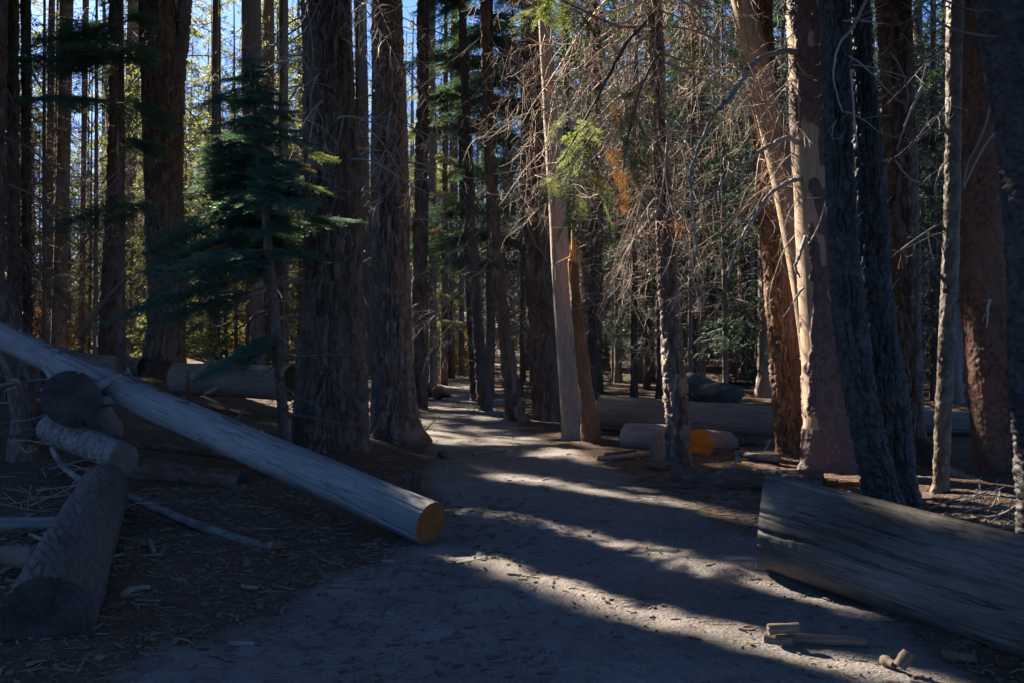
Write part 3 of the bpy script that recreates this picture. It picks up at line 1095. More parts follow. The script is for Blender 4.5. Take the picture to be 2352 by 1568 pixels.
rows = [(890, 300, 436), (862, 318, 428), (750, 338, 425), (600, 337, 430), (450, 333, 420), (300, 328, 421), (150, 324, 414), (0, 318, 402)]
tC = tree('fir_tree', rows, 21.5, 'dark forked trunk standing behind the upper half of the leaning log')
_, axC = trunk(tC, rows, 21.5, 'furrow', PLN, 13, 22)
trunk(tC, [(230, 392, 424), (120, 402, 432), (0, 410, 442)], 21.6, 'furrow', [M['far_bark_grey']], 14, 16, 0.0, 'trunk', sink=0.3)
crown_over(tC, axC, 9.0, 22, 3.2, 803)
limbs_on(tC, axC, 14, 1.6, 8.6, SPARSE, M['dead_grey'], 0.8, 1.3)
limbs_on(tC, axC, 10, 3.0, 8.6, DEAD, M['dead_grey'], 0.8, 1.2, tilt=.4)

# debarked snag and broken stem right of the trail
rows = [(1018, 1283, 1342), (995, 1290, 1336), (800, 1278, 1328), (600, 1266, 1310), (450, 1258, 1300), (300, 1250, 1289), (150, 1242, 1274), (0, 1234, 1262)]
tR1 = tree('snag', rows, 15.2, 'smooth barkless grey snag standing right of the trail')
_, axR1 = trunk(tR1, rows, 15.2, 'smooth', [M['snag_wood']], 21, 15, 0.03)
limbs_on(tR1, axR1, 11, 3.6, 7.4, DEAD, M['dead_tan'], 0.45, 0.85, -3.6, -1.2, 0.35)

rows = [(1032, 1330, 1388), (1000, 1336, 1380), (850, 1324, 1358), (700, 1311, 1336), (620, 1305, 1328), (590, 1305, 1326)]
tR1b = tree('broken_stem', rows, 14.6, 'snapped trunk ending in bright orange splinters against the grey snag', 'broken tree')
trR1b, axR1b = trunk(tR1b, rows, 14.6, 'log_bark', [M['amber']], 22, zcut=1)
for i, (u0, v0, u1, v1, r0) in enumerate([(1314, 600, 1312, 512, .035), (1319, 600, 1322, 545, .03), (1310, 600, 1308, 560, .025), (1322, 605, 1330, 570, .018),
                                          (1312, 590, 1276, 606, .016), (1322, 575, 1346, 562, .012), (1326, 590, 1340, 650, .022), (1309, 612, 1304, 660, .022), (1330, 640, 1345, 690, .01)]):
    a, b = at(u0, v0, 14.55 - .01 * i), at(u1, v1, 14.5 - .02 * i)
    P = smooth_path([a, (a + b) / 2 + np.array([.012, 0, .012]), b], 5)
    V, q, t = tube(P, np.linspace(r0, .003, 5), 5)
    Geo().add(V - np.array(tR1b.location), q, t).build('splinter', [M['orange_wood']], trR1b, False)

# trunk with the sunlit tangle
rows = [(1076, 1522, 1602), (1050, 1530, 1590), (900, 1523, 1581), (700, 1512, 1562), (500, 1505, 1550), (300, 1496, 1534), (100, 1489, 1524), (0, 1486, 1520)]
tR2 = tree('fir_tree', rows, 12.0, 'slender trunk wrapped in a hanging tangle of dead twigs')
_, axR2 = trunk(tR2, rows, 12.0, 'furrow', FUR, 23, 16, 0.16)
limbs_on(tR2, axR2, 46, 2.9, 6.6, DEAD, M['dead_tan'], 0.5, 0.95, tilt=0.75)
limbs_on(tR2, axR2, 12, 4.2, 6.6, DEAD, M['dead_tan'], 1.0, 1.5, 2.2, 4.0, 0.3)
limbs_on(tR2, axR2, 8, 4.6, 6.6, DEAD, M['dead_tan'], 0.9, 1.3, -1.0, 1.0, 0.3)


def drawn_limb(parent, pts, r0, r1, mat, name='dead_limb', sides=7, knot=0.12, moss=()):
    """a limb along drawn points (u, v, Y)"""
    P = smooth_path([at(*p) for p in pts], 8 * len(pts))
    g = np.random.default_rng(int(abs(pts[0][0]) * 7 + pts[0][1]))
    P = P + g.standard_normal(P.shape) * r0 * 0.25
    P = np.vstack([P[:1], (P[:-2] + P[1:-1] + P[2:]) / 3, P[-1:]])
    R = np.linspace(r0, r1, len(P)) * (1 + knot * g.standard_normal(len(P)))
    V, q, t = tube(P, R, sides)
    L0 = np.array(parent.location)
    o = Geo().add(V - L0, q, t).build(name, [mat], parent)
    for m_ in moss:
        k = int(m_ * (len(P) - 1))
        c = P[k] + np.array([0, -0.3, 1]) * R[k]
        n = 70
        d = g.standard_normal((n, 3))
        d /= np.linalg.norm(d, axis=1)[:, None]
        d[:, 2] = np.abs(d[:, 2]) * 0.8
        w = g.standard_normal((n, 3)) * 0.008
        rr = R[k] * 1.1 + 0.012
        T = np.stack([c + d * rr * .2 + w, c + d * rr * .2 - w, c + d * rr * (0.8 + .6 * g.random((n, 1)))], 1)
        Geo().add(T.reshape(-1, 3) - L0, t=np.arange(n * 3).reshape(-1, 3)).build('moss_tuft', [M['moss']], o, False)
    return P


TAN, GRY = M['dead_tan'], M['dead_grey']
drawn_limb(tR2, [(1512, 20, 11.9), (1440, 100, 11.2), (1390, 190, 10.7), (1330, 300, 10.3), (1290, 370, 10.2)], 0.026, 0.006, M['dead_dark'])
drawn_limb(tR2, [(1525, 110, 11.9), (1480, 180, 11.0), (1440, 330, 10.4), (1424, 480, 10.2)], 0.02, 0.006, M['dead_dark'])
drawn_limb(tR2, [(1500, 60, 11.9), (1420, 60, 11.3), (1330, 20, 11.0), (1260, -10, 10.9)], 0.022, 0.006, TAN)
for k, (u, v, Y, az, ti, s, mt) in enumerate([
        (1210, -14, 10.8, 0.2, 0.45, .62, 'needle_sunlit'), (1300, -24, 10.8, -2.9, 0.55, .6, 'needle_sunlit'), (1255, -20, 10.3, -1.4, 0.75, .55, 'needle_sunlit'), (1290, -10, 10.9, 0.9, .5, .5, 'needle_sunlit'),
        (1372, 262, 10.2, 2.6, 0.55, 0.72, 'needle_sunlit'), (1350, 330, 10.2, 3.3, 0.85, 0.65, 'needle_sunlit'), (1345, 300, 10.3, -2.2, 0.95, 0.6, 'needle_sunlit'),
        (1400, 250, 10.4, 0.4, 0.5, 0.55, 'needle_olive'), (1335, 400, 10.2, -0.5, 0.5, 0.55, 'needle_olive'), (1420, 300, 10.4, 0.3, .9, .5, 'needle_olive'),
        (1418, 380, 10.1, -.9, 1.1, .28, 'needle_orange'), (1370, 395, 10.1, 0.6, 0.9, .22, 'needle_orange'), (1395, 240, 10.1, 0.1, .6, .2, 'needle_orange'),
        (1432, 440, 10.1, 1.6, 1.35, .22, 'needle_orange'),
        (1300, 250, 10.4, 3.6, .8, .45, 'needle_olive'), (1280, 390, 10.3, 2.8, .9, .5, 'needle_olive'), (1310, 420, 10.2, -1.2, 1.0, .5, 'needle_sunlit'), (1440, 250, 10.6, -.6, .7, .5, 'needle_olive'),
        (1460, 330, 10.6, .8, 1.0, .45, 'needle_olive'), (1380, 460, 10.3, -.3, .9, .4, 'needle_olive'), (1480, 180, 10.8, 2.4, .8, .5, 'needle_olive'), (1330, 470, 10.3, 3.0, .7, .45, 'needle_sunlit'),
        (1330, 30, 11.0, -.3, .7, .5, 'needle_olive'), (1230, 10, 10.9, -2.4, .6, .5, 'needle_sunlit'), (1600, 90, 11.4, -2.0, .8, .4, 'needle_olive'),
        (1410, 330, 10.3, -1.8, 1.2, .25, 'needle_orange'), (1550, 500, 11.6, -1.0, 1.0, .22, 'needle_orange')]):
    place_bough(tR2, HANG, at(u, v, Y), az, ti, s, M[mt])

# leaning debarked pole, amber trunk, half stripped trunk
rows = [(1050, 1862, 1930), (800, 1838, 1900), (640, 1815, 1876), (420, 1772, 1832), (200, 1724, 1782), (0, 1678, 1732), (-200, 1630, 1680)]
tR3 = tree('leaning_snag', rows, 12.3, 'smooth tan barkless trunk leaning left across the amber trunk', 'snag')
_, axR3 = trunk(tR3, rows, 12.3, 'smooth', [M['tan_wood']], 24, zcut=1, lobes=0.0)
limbs_on(tR3, axR3, 9, 3.2, 6.4, SPARSE, TAN, 0.5, 0.9, 1.8, 4.6, 0.4)

rows = [(1062, 1774, 1862), (1030, 1780, 1855), (900, 1772, 1850), (700, 1758, 1838), (500, 1744, 1815), (250, 1722, 1790), (0, 1712, 1772)]
tR4 = tree('fir_tree', rows, 13.0, 'amber brown furrowed trunk behind the half stripped trunk')
_, axR4 = trunk(tR4, rows, 13.0, 'furrow', [M['amber']], 25, 20, 0.16)
crown_over(tR4, axR4, 8.0, 20, 2.4, 804)
limbs_on(tR4, axR4, 5, 2.8, 6.2, SPARSE, TAN, 0.6, 1.0, 2.0, 4.2, 0.35)

rows = [(1085, 1836, 1984), (1050, 1842, 1968), (950, 1844, 1950), (800, 1838, 1940), (600, 1830, 1925), (400, 1822, 1908), (200, 1815, 1897), (0, 1806, 1888)]
tR5 = tree('fir_tree', rows, 11.6, 'half stripped trunk with purple brown bark and orange bare patches')
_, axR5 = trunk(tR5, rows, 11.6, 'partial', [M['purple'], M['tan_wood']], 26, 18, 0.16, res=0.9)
limbs_on(tR5, axR5, 6, 4.2, 5.8, DEAD, M['dead_dark'], 0.6, 0.9, -1.6, 0.2, 0.5)
drawn_limb(tR5, [(1835, 122, 11.5), (1805, 118, 11.3), (1755, 130, 11.1), (1715, 168, 10.9), (1680, 222, 10.8), (1640, 262, 10.7), (1610, 330, 10.6), (1586, 400, 10.5), (1590, 470, 10.5), (1600, 590, 10.4)], 0.034, 0.010, GRY, moss=(.33, .5, .58))
drawn_limb(tR5, [(1838, 328, 11.5), (1806, 318, 11.3), (1760, 338, 11.1), (1715, 372, 10.9), (1680, 400, 10.8), (1640, 440, 10.7), (1600, 470, 10.6), (1566, 480, 10.5)], 0.030, 0.007, GRY, moss=(.38, .5))
drawn_limb(tR5, [(1838, 412, 11.5), (1815, 418, 11.3), (1770, 445, 11.1), (1738, 490, 10.9), (1706, 540, 10.8), (1684, 590, 10.7), (1672, 640, 10.7)], 0.027, 0.008, GRY)
drawn_limb(tR5, [(1850, 545, 11.4), (1836, 590, 11.2), (1826, 612, 11.1), (1838, 638, 11.1)], 0.024, 0.012, GRY)
drawn_limb(tR5, [(1845, 660, 11.4), (1828, 685, 11.2), (1812, 712, 11.1), (1800, 728, 11.0)], 0.016, 0.006, GRY)
drawn_limb(tR5, [(1858, 560, 11.4), (1880, 520, 11.1), (1895, 470, 11.0), (1905, 430, 11.0)], 0.012, 0.005, GRY)
for (a, b) in (((1690, 215), (1655, 340)), ((1650, 258), (1560, 300)), ((1612, 330), (1560, 420)), ((1700, 380), (1650, 360)), ((1665, 412), (1640, 540)), ((1600, 420), (1545, 520)), ((1740, 350), (1700, 470)), ((1700, 545), (1640, 660)), ((1725, 165), (1620, 180))):
    m_ = ((a[0] + b[0]) / 2 - 14, (a[1] + b[1]) / 2 - 16)
    drawn_limb(tR5, [(*a, 10.8), (*m_, 10.6), (*b, 10.5)], 0.010, 0.004, TAN, sides=5)
limbs_on(tR5, axR5, 9, 2.6, 5.4, DEAD, TAN, 0.45, 0.8, 2.4, 3.9, 0.7)

# twin dark trunk, right of the half stripped one
rows = [(1165, 1978, 2082), (1100, 1975, 2060), (900, 1937, 2012), (700, 1912, 1985), (500, 1900, 1968), (250, 1890, 1958), (0, 1884, 1950)]
tR6 = tree('fir_tree', rows, 8.9, 'near black twin trunk with blocky plates behind the big weathered log')
_, axR6 = trunk(tR6, rows, 8.9, 'plates', [M['charcoal']], 27, 18, 0.16)
rows = [(1170, 2012, 2128), (1100, 2010, 2105), (900, 1985, 2082), (700, 1968, 2052), (500, 1958, 2040), (250, 1950, 2018), (0, 1944, 1998)]
_, axR6b = trunk(tR6, rows, 9.35, 'plates', [M['charcoal']], 28, 18, 0.16)
crown_over(tR6, axR6b, 6.5, 18, 2.6, 805)
drawn_limb(tR6, [(1990, 0, 8.7), (1960, 60, 8.5), (1925, 110, 8.5), (1915, 180, 8.5), (1935, 260, 8.5)], 0.014, 0.006, GRY)
drawn_limb(tR6, [(1955, 160, 8.6), (1962, 260, 8.5), (1968, 340, 8.5)], 0.010, 0.005, GRY)
drawn_limb(tR6, [(2045, 120, 9.1), (2070, 160, 9.0), (2086, 215, 9.0), (2080, 260, 9.0)], 0.010, 0.004, GRY)
drawn_limb(tR6, [(2056, 370, 9.1), (2090, 410, 9.0), (2140, 428, 9.0)], 0.009, 0.004, GRY)
drawn_limb(tR6, [(2120, 195, 9.3), (2090, 260, 9.2), (2075, 300, 9.2), (2060, 345, 9.2)], 0.013, 0.005, GRY)
limbs_on(tR6, axR6, 7, 3.2, 5.0, STUBS, GRY, 0.6, 1.0, -2.6, -0.4, 0.5)

rows = [(1010, 2066, 2128), (900, 2060, 2120), (600, 2045, 2112), (300, 2030, 2104), (0, 2012, 2092)]
tR7 = tree('fir_tree', rows, 14.0, 'brown furrowed trunk half hidden right of the black twin trunk')
_, axR7 = trunk(tR7, rows, 14.0, 'furrow', FUR, 29, 20, 0.06)
crown_over(tR7, axR7, 8, 20, 2.4, 806)
limbs_on(tR7, axR7, 12, 2.0, 6.4, SPARSE, GRY, 0.6, 1.0, -2.8, -0.2, 0.4)

rows = [(1132, 2134, 2184), (1090, 2142, 2180), (900, 2150, 2188), (700, 2160, 2198), (500, 2168, 2204), (250, 2172, 2208), (0, 2176, 2212)]
tR8 = tree('slim_tree', rows, 9.9, 'slim pale trunk with ringed bark and a bright sunlit edge')
_, axR8 = trunk(tR8, rows, 9.9, 'log_bark', [M['birch']], 30, 12, 0.06)
limbs_on(tR8, axR8, 7, 2.2, 5.0, SPARSE, GRY, 0.4, 0.75, 2.0, 4.3, 0.2)

rows = [(1090, 2240, 2375), (1000, 2238, 2362), (800, 2218, 2340), (600, 2206, 2318), (300, 2198, 2295), (0, 2190, 2280)]
tR9 = tree('fir_tree', rows, 11.5, 'reddish brown scaly trunk at the right with a broken branch stub')
_, axR9 = trunk(tR9, rows, 11.5, 'scaly', [M['scaly']], 31, 20, 0.16)
crown_over(tR9, axR9, 7.5, 20, 2.6, 807)
drawn_limb(tR9, [(2285, 60, 11.2), (2268, 110, 10.9), (2262, 170, 10.8), (2275, 240, 10.8), (2250, 320, 10.8), (2222, 380, 10.7), (2212, 432, 10.7)], 0.018, 0.007, GRY, moss=(.05, .45))
drawn_limb(tR9, [(2292, 300, 11.0), (2265, 330, 10.8), (2238, 380, 10.7), (2215, 430, 10.7)], 0.014, 0.006, GRY)
drawn_limb(tR9, [(2272, 690, 11.0), (2268, 720, 10.9), (2266, 752, 10.8)], 0.018, 0.008, GRY, name='branch_stub')
drawn_limb(tR9, [(2262, 722, 10.9), (2256, 738, 10.8)], 0.006, 0.004, GRY, name='branch_stub')

rows = [(1400, 2352, 2700), (900, 2338, 2680), (500, 2322, 2650), (250, 2294, 2620), (50, 2258, 2590), (-200, 2230, 2560)]
tR10 = tree('fir_tree', rows, 6.2, 'dark near trunk cut off by the right edge of the picture')
_, axR10 = trunk(tR10, rows, 6.2, 'plates', [M['charcoal']], 32, 16, 0.04)
crown_over(tR10, axR10, 5.5, 17, 2.8, 808)
drawn_limb(tR10, [(2290, 85, 6.0), (2210, 75, 6.0), (2150, 45, 6.0), (2090, -20, 6.0)], 0.010, 0.006, M['dead_dark'])
drawn_limb(tR10, [(2275, 25, 6.0), (2230, 24, 6.0), (2170, 0, 6.0), (2140, -30, 6.0)], 0.008, 0.005, M['dead_dark'])

# trunks along the far right side of the trail
MID = [
    ('dark wide trunk right behind the grey snag', 19.0, [(968, 1212, 1300), (940, 1222, 1288), (800, 1212, 1282), (500, 1204, 1280), (200, 1200, 1270), (0, 1196, 1262)], 26, 'furrow_plain'),
    ('dark trunk leaning left over the middle of the trail', 18.5, [(972, 1152, 1222), (940, 1158, 1208), (850, 1150, 1190), (700, 1135, 1168), (500, 1118, 1148), (300, 1110, 1138), (0, 1100, 1126)], 20, 'furrow_plain'),
    ('slender bluish trunk leaning in left of the dark leaning trunk', 21.5, [(938, 1096, 1134), (800, 1086, 1116), (650, 1078, 1104), (400, 1066, 1090), (0, 1050, 1072)], 14, 'far_bark'),
    ('thin trunk leaning over the right edge of the far trail', 25.0, [(932, 1080, 1108), (800, 1074, 1092), (650, 1066, 1082), (300, 1050, 1066)], 12, 'far_bark'),
    ('dark trunk right behind the lichen dotted trunk', 22.0, [(948, 940, 990), (900, 946, 984), (600, 946, 985), (300, 954, 986), (0, 957, 986)], 12, 'furrow_plain'),
]
for i, (lab, Y, rows, nl, mt) in enumerate(MID):
    t_ = tree('fir_tree', rows, Y, lab)
    _, ax_ = trunk(t_, rows, Y, 'furrow', [M[mt]], 40 + i, 20, 0.06, res=1.3)
    crown_over(t_, ax_, 9.0, 20, 2.6, 820 + i, 90)
    limbs_on(t_, ax_, nl, 2.2, 0.36 * Y + 1.0, DEAD, M['dead_dark'] if i < 2 else GRY, 0.7, 1.3, tilt=0.45)

# trunks at the left and behind, with their own outline
LEFT = [
    ('trunk cut by the left edge of the picture, upper corner', 14.0, [(740, -34, 10), (400, -26, 14), (0, -18, 18)], 'furrow_plain', 10),
    ('broad brown trunk near the left edge, first of the pair', 22.0, [(850, 10, 54), (740, 16, 50), (400, 14, 46), (0, 12, 44)], 'furrow_plain', 12),
    ('narrower trunk pressed against the broad brown trunk', 22.6, [(850, 50, 82), (740, 50, 76), (400, 48, 72), (0, 46, 70)], 'far_bark', 8),
    ('grey blue trunk with a warm lit side at the far left', 28.0, [(830, 112, 156), (780, 118, 152), (400, 130, 160), (0, 138, 168)], 'far_bark_grey', 6),
    ('very thin trunk just left of the grey blue trunk', 34.0, [(830, 98, 118), (400, 106, 122), (0, 112, 126)], 'far_bark', 6),
    ('thin dark trunk right of the grey blue trunk', 36.0, [(840, 178, 192), (400, 186, 198), (0, 190, 204)], 'far_bark', 6),
    ('brown trunk with a hanging twig fringe left of the forked trunk', 24.0, [(850, 214, 280), (810, 222, 274), (400, 244, 280), (0, 250, 280)], 'furrow_plain', 16),
    ('warm lit trunk close behind the forked trunk on its left', 36.0, [(840, 268, 300), (400, 282, 312), (0, 294, 326)], 'far_bark_grey', 8),
    ('grey trunk rising behind the young fir', 29.0, [(870, 572, 612), (700, 574, 606), (300, 558, 602), (0, 555, 599)], 'far_bark_grey', 12),
    ('slim trunk between the forked trunk and the young fir', 33.0, [(870, 476, 504), (400, 484, 500), (0, 488, 502)], 'far_bark', 10),
    ('warm slim trunk left of the thickest trunk', 32.0, [(870, 640, 664), (400, 642, 662), (0, 640, 662)], 'far_bark_grey', 8),
    ('warm lit trunk showing between the two nearest dark trunks', 30.0, [(890, 826, 856), (500, 822, 850), (0, 812, 842)], 'far_bark_grey', 8),
    ('thin trunk far behind, right of the dark trunk by the trail', 33.0, [(900, 986, 1004), (500, 984, 1002), (0, 982, 1000)], 'far_bark_grey', 8),
]
for i, (lab, Y, rows, mt, nl) in enumerate(LEFT):
    t_ = tree('fir_tree', rows, Y, lab)
    kind = 'furrow' if Y < 25 else 'birch'
    _, ax_ = trunk(t_, rows, Y, kind, [M[mt]], 60 + i, 21, 0.05, res=1.6, sink=0.8)
    crown_over(t_, ax_, 8.0, 21, 2.8, 840 + i, 90)
    limbs_on(t_, ax_, nl, 1.6, 0.34 * Y + 1.0, DEAD, M['dead_dark'], 0.8, 1.4, tilt=0.5)
    limbs_on(t_, ax_, nl, 1.8, 0.36 * Y + 1.0, DEAD if i % 2 else SPARSE, M['dead_dark'] if Y < 26 else TAN, 0.8, 1.5, tilt=0.45)

TRAIL_END = [
    ('short reddish lit trunk at the far end of the trail', 39.0, [(876, 976, 1008), (820, 984, 1000), (790, 985, 1000)], True),
    ('dark trunk at the far end of the trail, left of the closest three', 39.5, [(876, 1008, 1030), (700, 1014, 1030), (300, 1016, 1030)], False),
    ('dark trunk at the far end of the trail, middle of the closest three', 40.5, [(876, 1026, 1046), (700, 1030, 1044), (300, 1032, 1044)], False),
    ('dark trunk at the far end of the trail, thinnest of the closest three', 43.0, [(874, 1052, 1068), (700, 1054, 1066), (300, 1054, 1064)], False),
]
for i, (lab, Y, rows, short) in enumerate(TRAIL_END):
    t_ = tree('fir_tree' if not short else 'broken_stem', rows, Y, lab)
    _, ax_ = trunk(t_, rows, Y, 'birch', [M['far_bark_grey'] if short else M['far_bark']], 80 + i, 20, 0.06, res=1.8, sink=1.0, zcut=1 if short else None)
    if not short:
        limbs_on(t_, ax_, 8, 4, 14, DEAD, M['dead_dark'], 0.9, 1.4, tilt=0.45)

# ------------------------------------------------------------------ young firs with living boughs
def fir_with_boughs(t, axis, whorls, mat, asym=(0.0, 0.0), per=6, along=0.0, tol=2):
    """whorls: (height, reach)"""
    for (z, reach) in whorls:
        p, r = on_axis(axis, z)
        done = 0
        for k in range(per * 4):
            if done >= per:
                break
            az = random.uniform(-math.pi, math.pi)
            if random.random() < along:
                az = math.pi / 2 + SUN_AZ + (k % 2) * math.pi + random.gauss(0, 0.5)
            s = reach * random.uniform(0.75, 1.15) * (1 + asym[0] * math.cos(az - asym[1]))
            q_ = p + np.array([math.cos(az), math.sin(az), -0.08]) * s * np.linspace(.25, 1.05, 6)[:, None]
            if shaded_out(q_).sum() > tol:
                continue
            done += 1
            place_bough(t, BOUGH, p + np.array([0, 0, random.uniform(-.08, .08)]), az, random.uniform(-0.08, 0.2), max(s, 0.2), mat)


random.seed(11)
rows = [(1095, 655, 690), (1010, 644, 672), (850, 630, 652), (700, 616, 640), (450, 597, 613), (250, 578, 590), (120, 570, 576)]
tF = tree('young_fir', rows, 10.6, 'young blue green fir with layered boughs left of the thickest trunk', 'tree')
_, axF = trunk(tF, rows, 10.6, 'log_bark', [M['log_bark']], 50, zcut=1, lobes=0.0)
wh = [(EYE + (VH - v) * 10.6 / F, s * .86) for v, s in ((150, .32), (185, .45), (225, .62), (265, .80), (305, .92), (345, 1.05), (390, 1.15), (435, 1.2), (480, 1.2), (530, .9), (585, 1.05))]
fir_with_boughs(tF, axF, wh, M['needle'], (0.32, math.pi), 7, 0.35, 1)
for (u, v, az, ti, s, mt) in [(600, 640, 3.3, .1, 1.5, 'needle'), (608, 660, 2.9, .15, 1.3, 'needle'), (612, 600, -2.7, .1, 1.2, 'needle'), (690, 500, -0.2, .0, .62, 'needle'), (705, 512, -0.5, .0, .5, 'needle_sunlit'),
                              (690, 350, -.1, .1, .5, 'needle_sunlit'), (690, 420, -.3, .2, .45, 'needle_sunlit'), (640, 770, 3.4, .35, .9, 'needle'), (640, 790, -2.6, .3, .8, 'needle'), (650, 760, -2.2, .3, .7, 'needle'),
                              (660, 380, .1, .1, .35, 'needle_orange'), (640, 400, -.5, .1, .3, 'needle_orange'), (520, 560, 3.0, .3, .35, 'needle_orange'), (480, 730, 2.9, .5, .4, 'needle_olive')]:
    q_ = at(u, v, 10.45) + np.array([math.cos(az), math.sin(az), -0.1]) * s * np.array([[.3], [.6], [.9]])
    if shaded_out(q_).sum() < 2 or s < .7:
        place_bough(tF, BOUGH, at(u, v, 10.45), az, ti, s * .86, M[mt])  # the brighter needle colour paints the sunlit tips
limbs_on(tF, axF, 12, 0.6, 2.2, STUBS, M['dead_dark'], 0.8, 1.3)

rows = [(840, 268, 290), (500, 270, 288), (200, 272, 286), (-100, 274, 284)]
tG = tree('fir_tree', rows, 18.5, 'dark drooping fir boughs hanging before the bright sky at the upper left')
_, axG = trunk(tG, rows, 18.5, 'log_bark', [M['log_bark']], 51, zcut=1, lobes=0.0, sink=0.8)
wh = [(EYE + (VH - v) * 18.5 / F, s) for v, s in ((-40, 1.1), (50, 1.4), (140, 1.6), (230, 1.6), (320, 1.2), (480, 1.1))]
fir_with_boughs(tG, axG, wh, M['needle'], (0.35, math.pi), 5, 0.0, 0)

rows = [(930, 1112, 1138), (500, 1118, 1136), (200, 1120, 1134), (-150, 1122, 1132)]
tH = tree('fir_tree', rows, 23.5, 'tall green fir with drooping boughs over the far trail')
_, axH = trunk(tH, rows, 23.5, 'log_bark', [M['log_bark']], 52, zcut=1, lobes=0.0)
wh = [(EYE + (VH - v) * 23.5 / F, s) for v, s in ((-80, 1.1), (-20, 1.3), (40, 1.4), (100, 1.5), (160, 1.6), (230, 1.6), (300, 1.5), (380, 1.2), (470, 1.3), (540, 1.4), (600, 1.2))]
fir_with_boughs(tH, axH, wh, M['needle'], (0.25, math.pi), 9)
for (u, v) in ((1040, 50), (1065, 110), (1040, 240), (1020, 520), (1060, 560)):
    place_bough(tH, BOUGH, at(u, v, 22.6), random.uniform(2, 4), .3, .45, M['needle_orange'])
limbs_on(tH, axH, 18, 2.0, 6.0, DEAD, M['dead_dark'], 0.9, 1.5, tilt=.3)

rows = [(890, 1010, 1030), (500, 1014, 1028), (200, 1015, 1027)]
tI = tree('fir_tree', rows, 34.0, 'green fir standing over the far end of the trail')
_, axI = trunk(tI, rows, 34.0, 'log_bark', [M['log_bark']], 53, zcut=1, lobes=0.0)
wh = [(z, s) for z, s in ((2.2, 1.2), (3.2, 1.5), (4.2, 1.7), (5.2, 1.7), (6.4, 1.8), (7.6, 1.7), (8.8, 1.5), (10, 1.3), (11, 1.0))]
fir_with_boughs(tI, axI, wh, M['needle_far'], per=6)

# ------------------------------------------------------------------ the forest behind
PROTO = {}


def far_trunk_mesh(k):
    g = np.random.default_rng(600 + k)
    zs = np.concatenate([np.linspace(-0.8, 9, 60), np.linspace(9.5, 22, 14)])
    r = np.interp(zs, [-0.8, 0, 0.6, 3, 10, 22], [0.34, 0.27, 0.215, 0.195, 0.15, 0.02])
    cx = 0.12 * fbm(zs * 0.12, 0 * zs + k * 7, 0 * zs, 2, k) + (g.random() - .5) * 0.05 * zs
    cy = 0.12 * fbm(zs * 0.12, 0 * zs + k * 7 + 3, 0 * zs, 2, k + 4)
    cx, cy = cx - np.interp(0, zs, cx), cy - np.interp(0, zs, cy)
    V, q, pl, b = bole(zs, cx, cy, r, 'furrow', 600 + k, 30, lobes=0.12, damp=np.clip(r / .15, 0.1, .8))
    return Geo().add(V, q=q).mesh('trunk', [M['far_bark']])


FAR_TRUNK = [far_trunk_mesh(k) for k in range(6)]


def far_limbs_mesh(k):
    g = np.random.default_rng(700 + k)
    G = Geo()
    for i in range(80):
        z = 2.0 + 11.0 * g.random()
        az = g.random() * 6.283
        L_ = 0.7 + 1.5 * g.random()
        P = limb_curve(g, (0.12 * math.cos(az), 0.12 * math.sin(az), z), (math.cos(az), math.sin(az), 0.25), L_, 6, 1.0, 0.6, 0.22)
        V, q, t = tube(P, np.linspace(0.014, 0.005, 7), 3, False)
        G.add(V, q)
        for _ in range(4):
            kk = 1 + int(g.random() * 5)
            d = P[kk] - P[kk - 1]
            d = d / np.linalg.norm(d) * .5 + g.standard_normal(3) * .5
            P2 = limb_curve(g, P[kk], d, L_ * (0.3 + .4 * g.random()), 5, 1.6, 1.3, 0.4)
            V, q, t = tube(P2, np.linspace(0.007, 0.004, 6), 3, False)
            G.add(V, q)
    return G.mesh('dead_twig_skirt', [M['dead_dark']])


FAR_LIMBS = [far_limbs_mesh(k) for k in range(4)]
MARKS = [(0, 'left edge'), (55, 'broad brown trunk'), (140, 'grey blue trunk'), (255, 'fringed brown trunk'), (375, 'forked trunk'), (580, 'young fir'), (760, 'thickest trunk'), (900, 'lichen dotted trunk'),
         (1040, 'end of the trail'), (1160, 'dark leaning trunk'), (1250, 'wide dark trunk'), (1300, 'grey snag'), (1340, 'broken stem'), (1545, 'tangled trunk'), (1790, 'amber trunk'), (1880, 'half stripped trunk'),
         (2000, 'black twin trunk'), (2085, 'brown furrowed trunk'), (2170, 'slim pale trunk'), (2260, 'red scaly trunk'), (2352, 'right edge')]


def between(u):
    u = min(max(u, 1), 2351)
    for (a, na), (b, nb) in zip(MARKS[:-1], MARKS[1:]):
        if a <= u < b:
            return 'between the %s and the %s' % (na, nb)


def far_label(u, y, rad, tone, low):
    th = 'thin' if rad < .14 else ('thick' if rad > .24 else 'medium')
    ds = 'nearer' if y < 34 else ('distant' if y < 55 else 'very distant')
    return '%s %s %s trunk %s' % (th, tone, ds, between(u))



def far_tree(name, x, y, label, group, rad=0.2, crown='tall', mat='needle_far', bark='far_bark', limbs=True, twig='dead_dark', h=1.0, cat='tree'):
    t_ = empty(name, (x, y, gz(x, y)))
    tag(t_, label, cat, group)
    s = rad / 0.2
    o = link('trunk', FAR_TRUNK[random.randrange(6)], t_)
    o.scale = (s, s, h)
    o.rotation_euler = (0, 0, random.uniform(0, 6.28))
    o.material_slots[0].link = 'OBJECT'
    o.material_slots[0].material = M[bark]
    if limbs:
        l = link('dead_twig_skirt', FAR_LIMBS[random.randrange(4)], t_)
        l.rotation_euler = (0, 0, random.uniform(0, 6.28))
        l.scale = (1.0, 1.0, h)
        l.material_slots[0].link = 'OBJECT'
        l.material_slots[0].material = M[twig]
        tag(l, kind='stuff')
    if crown:
        crown_part(t_, (crown, random.randrange(3)), M[mat], (1, 1, h), random.uniform(0, 6.28))
    return t_


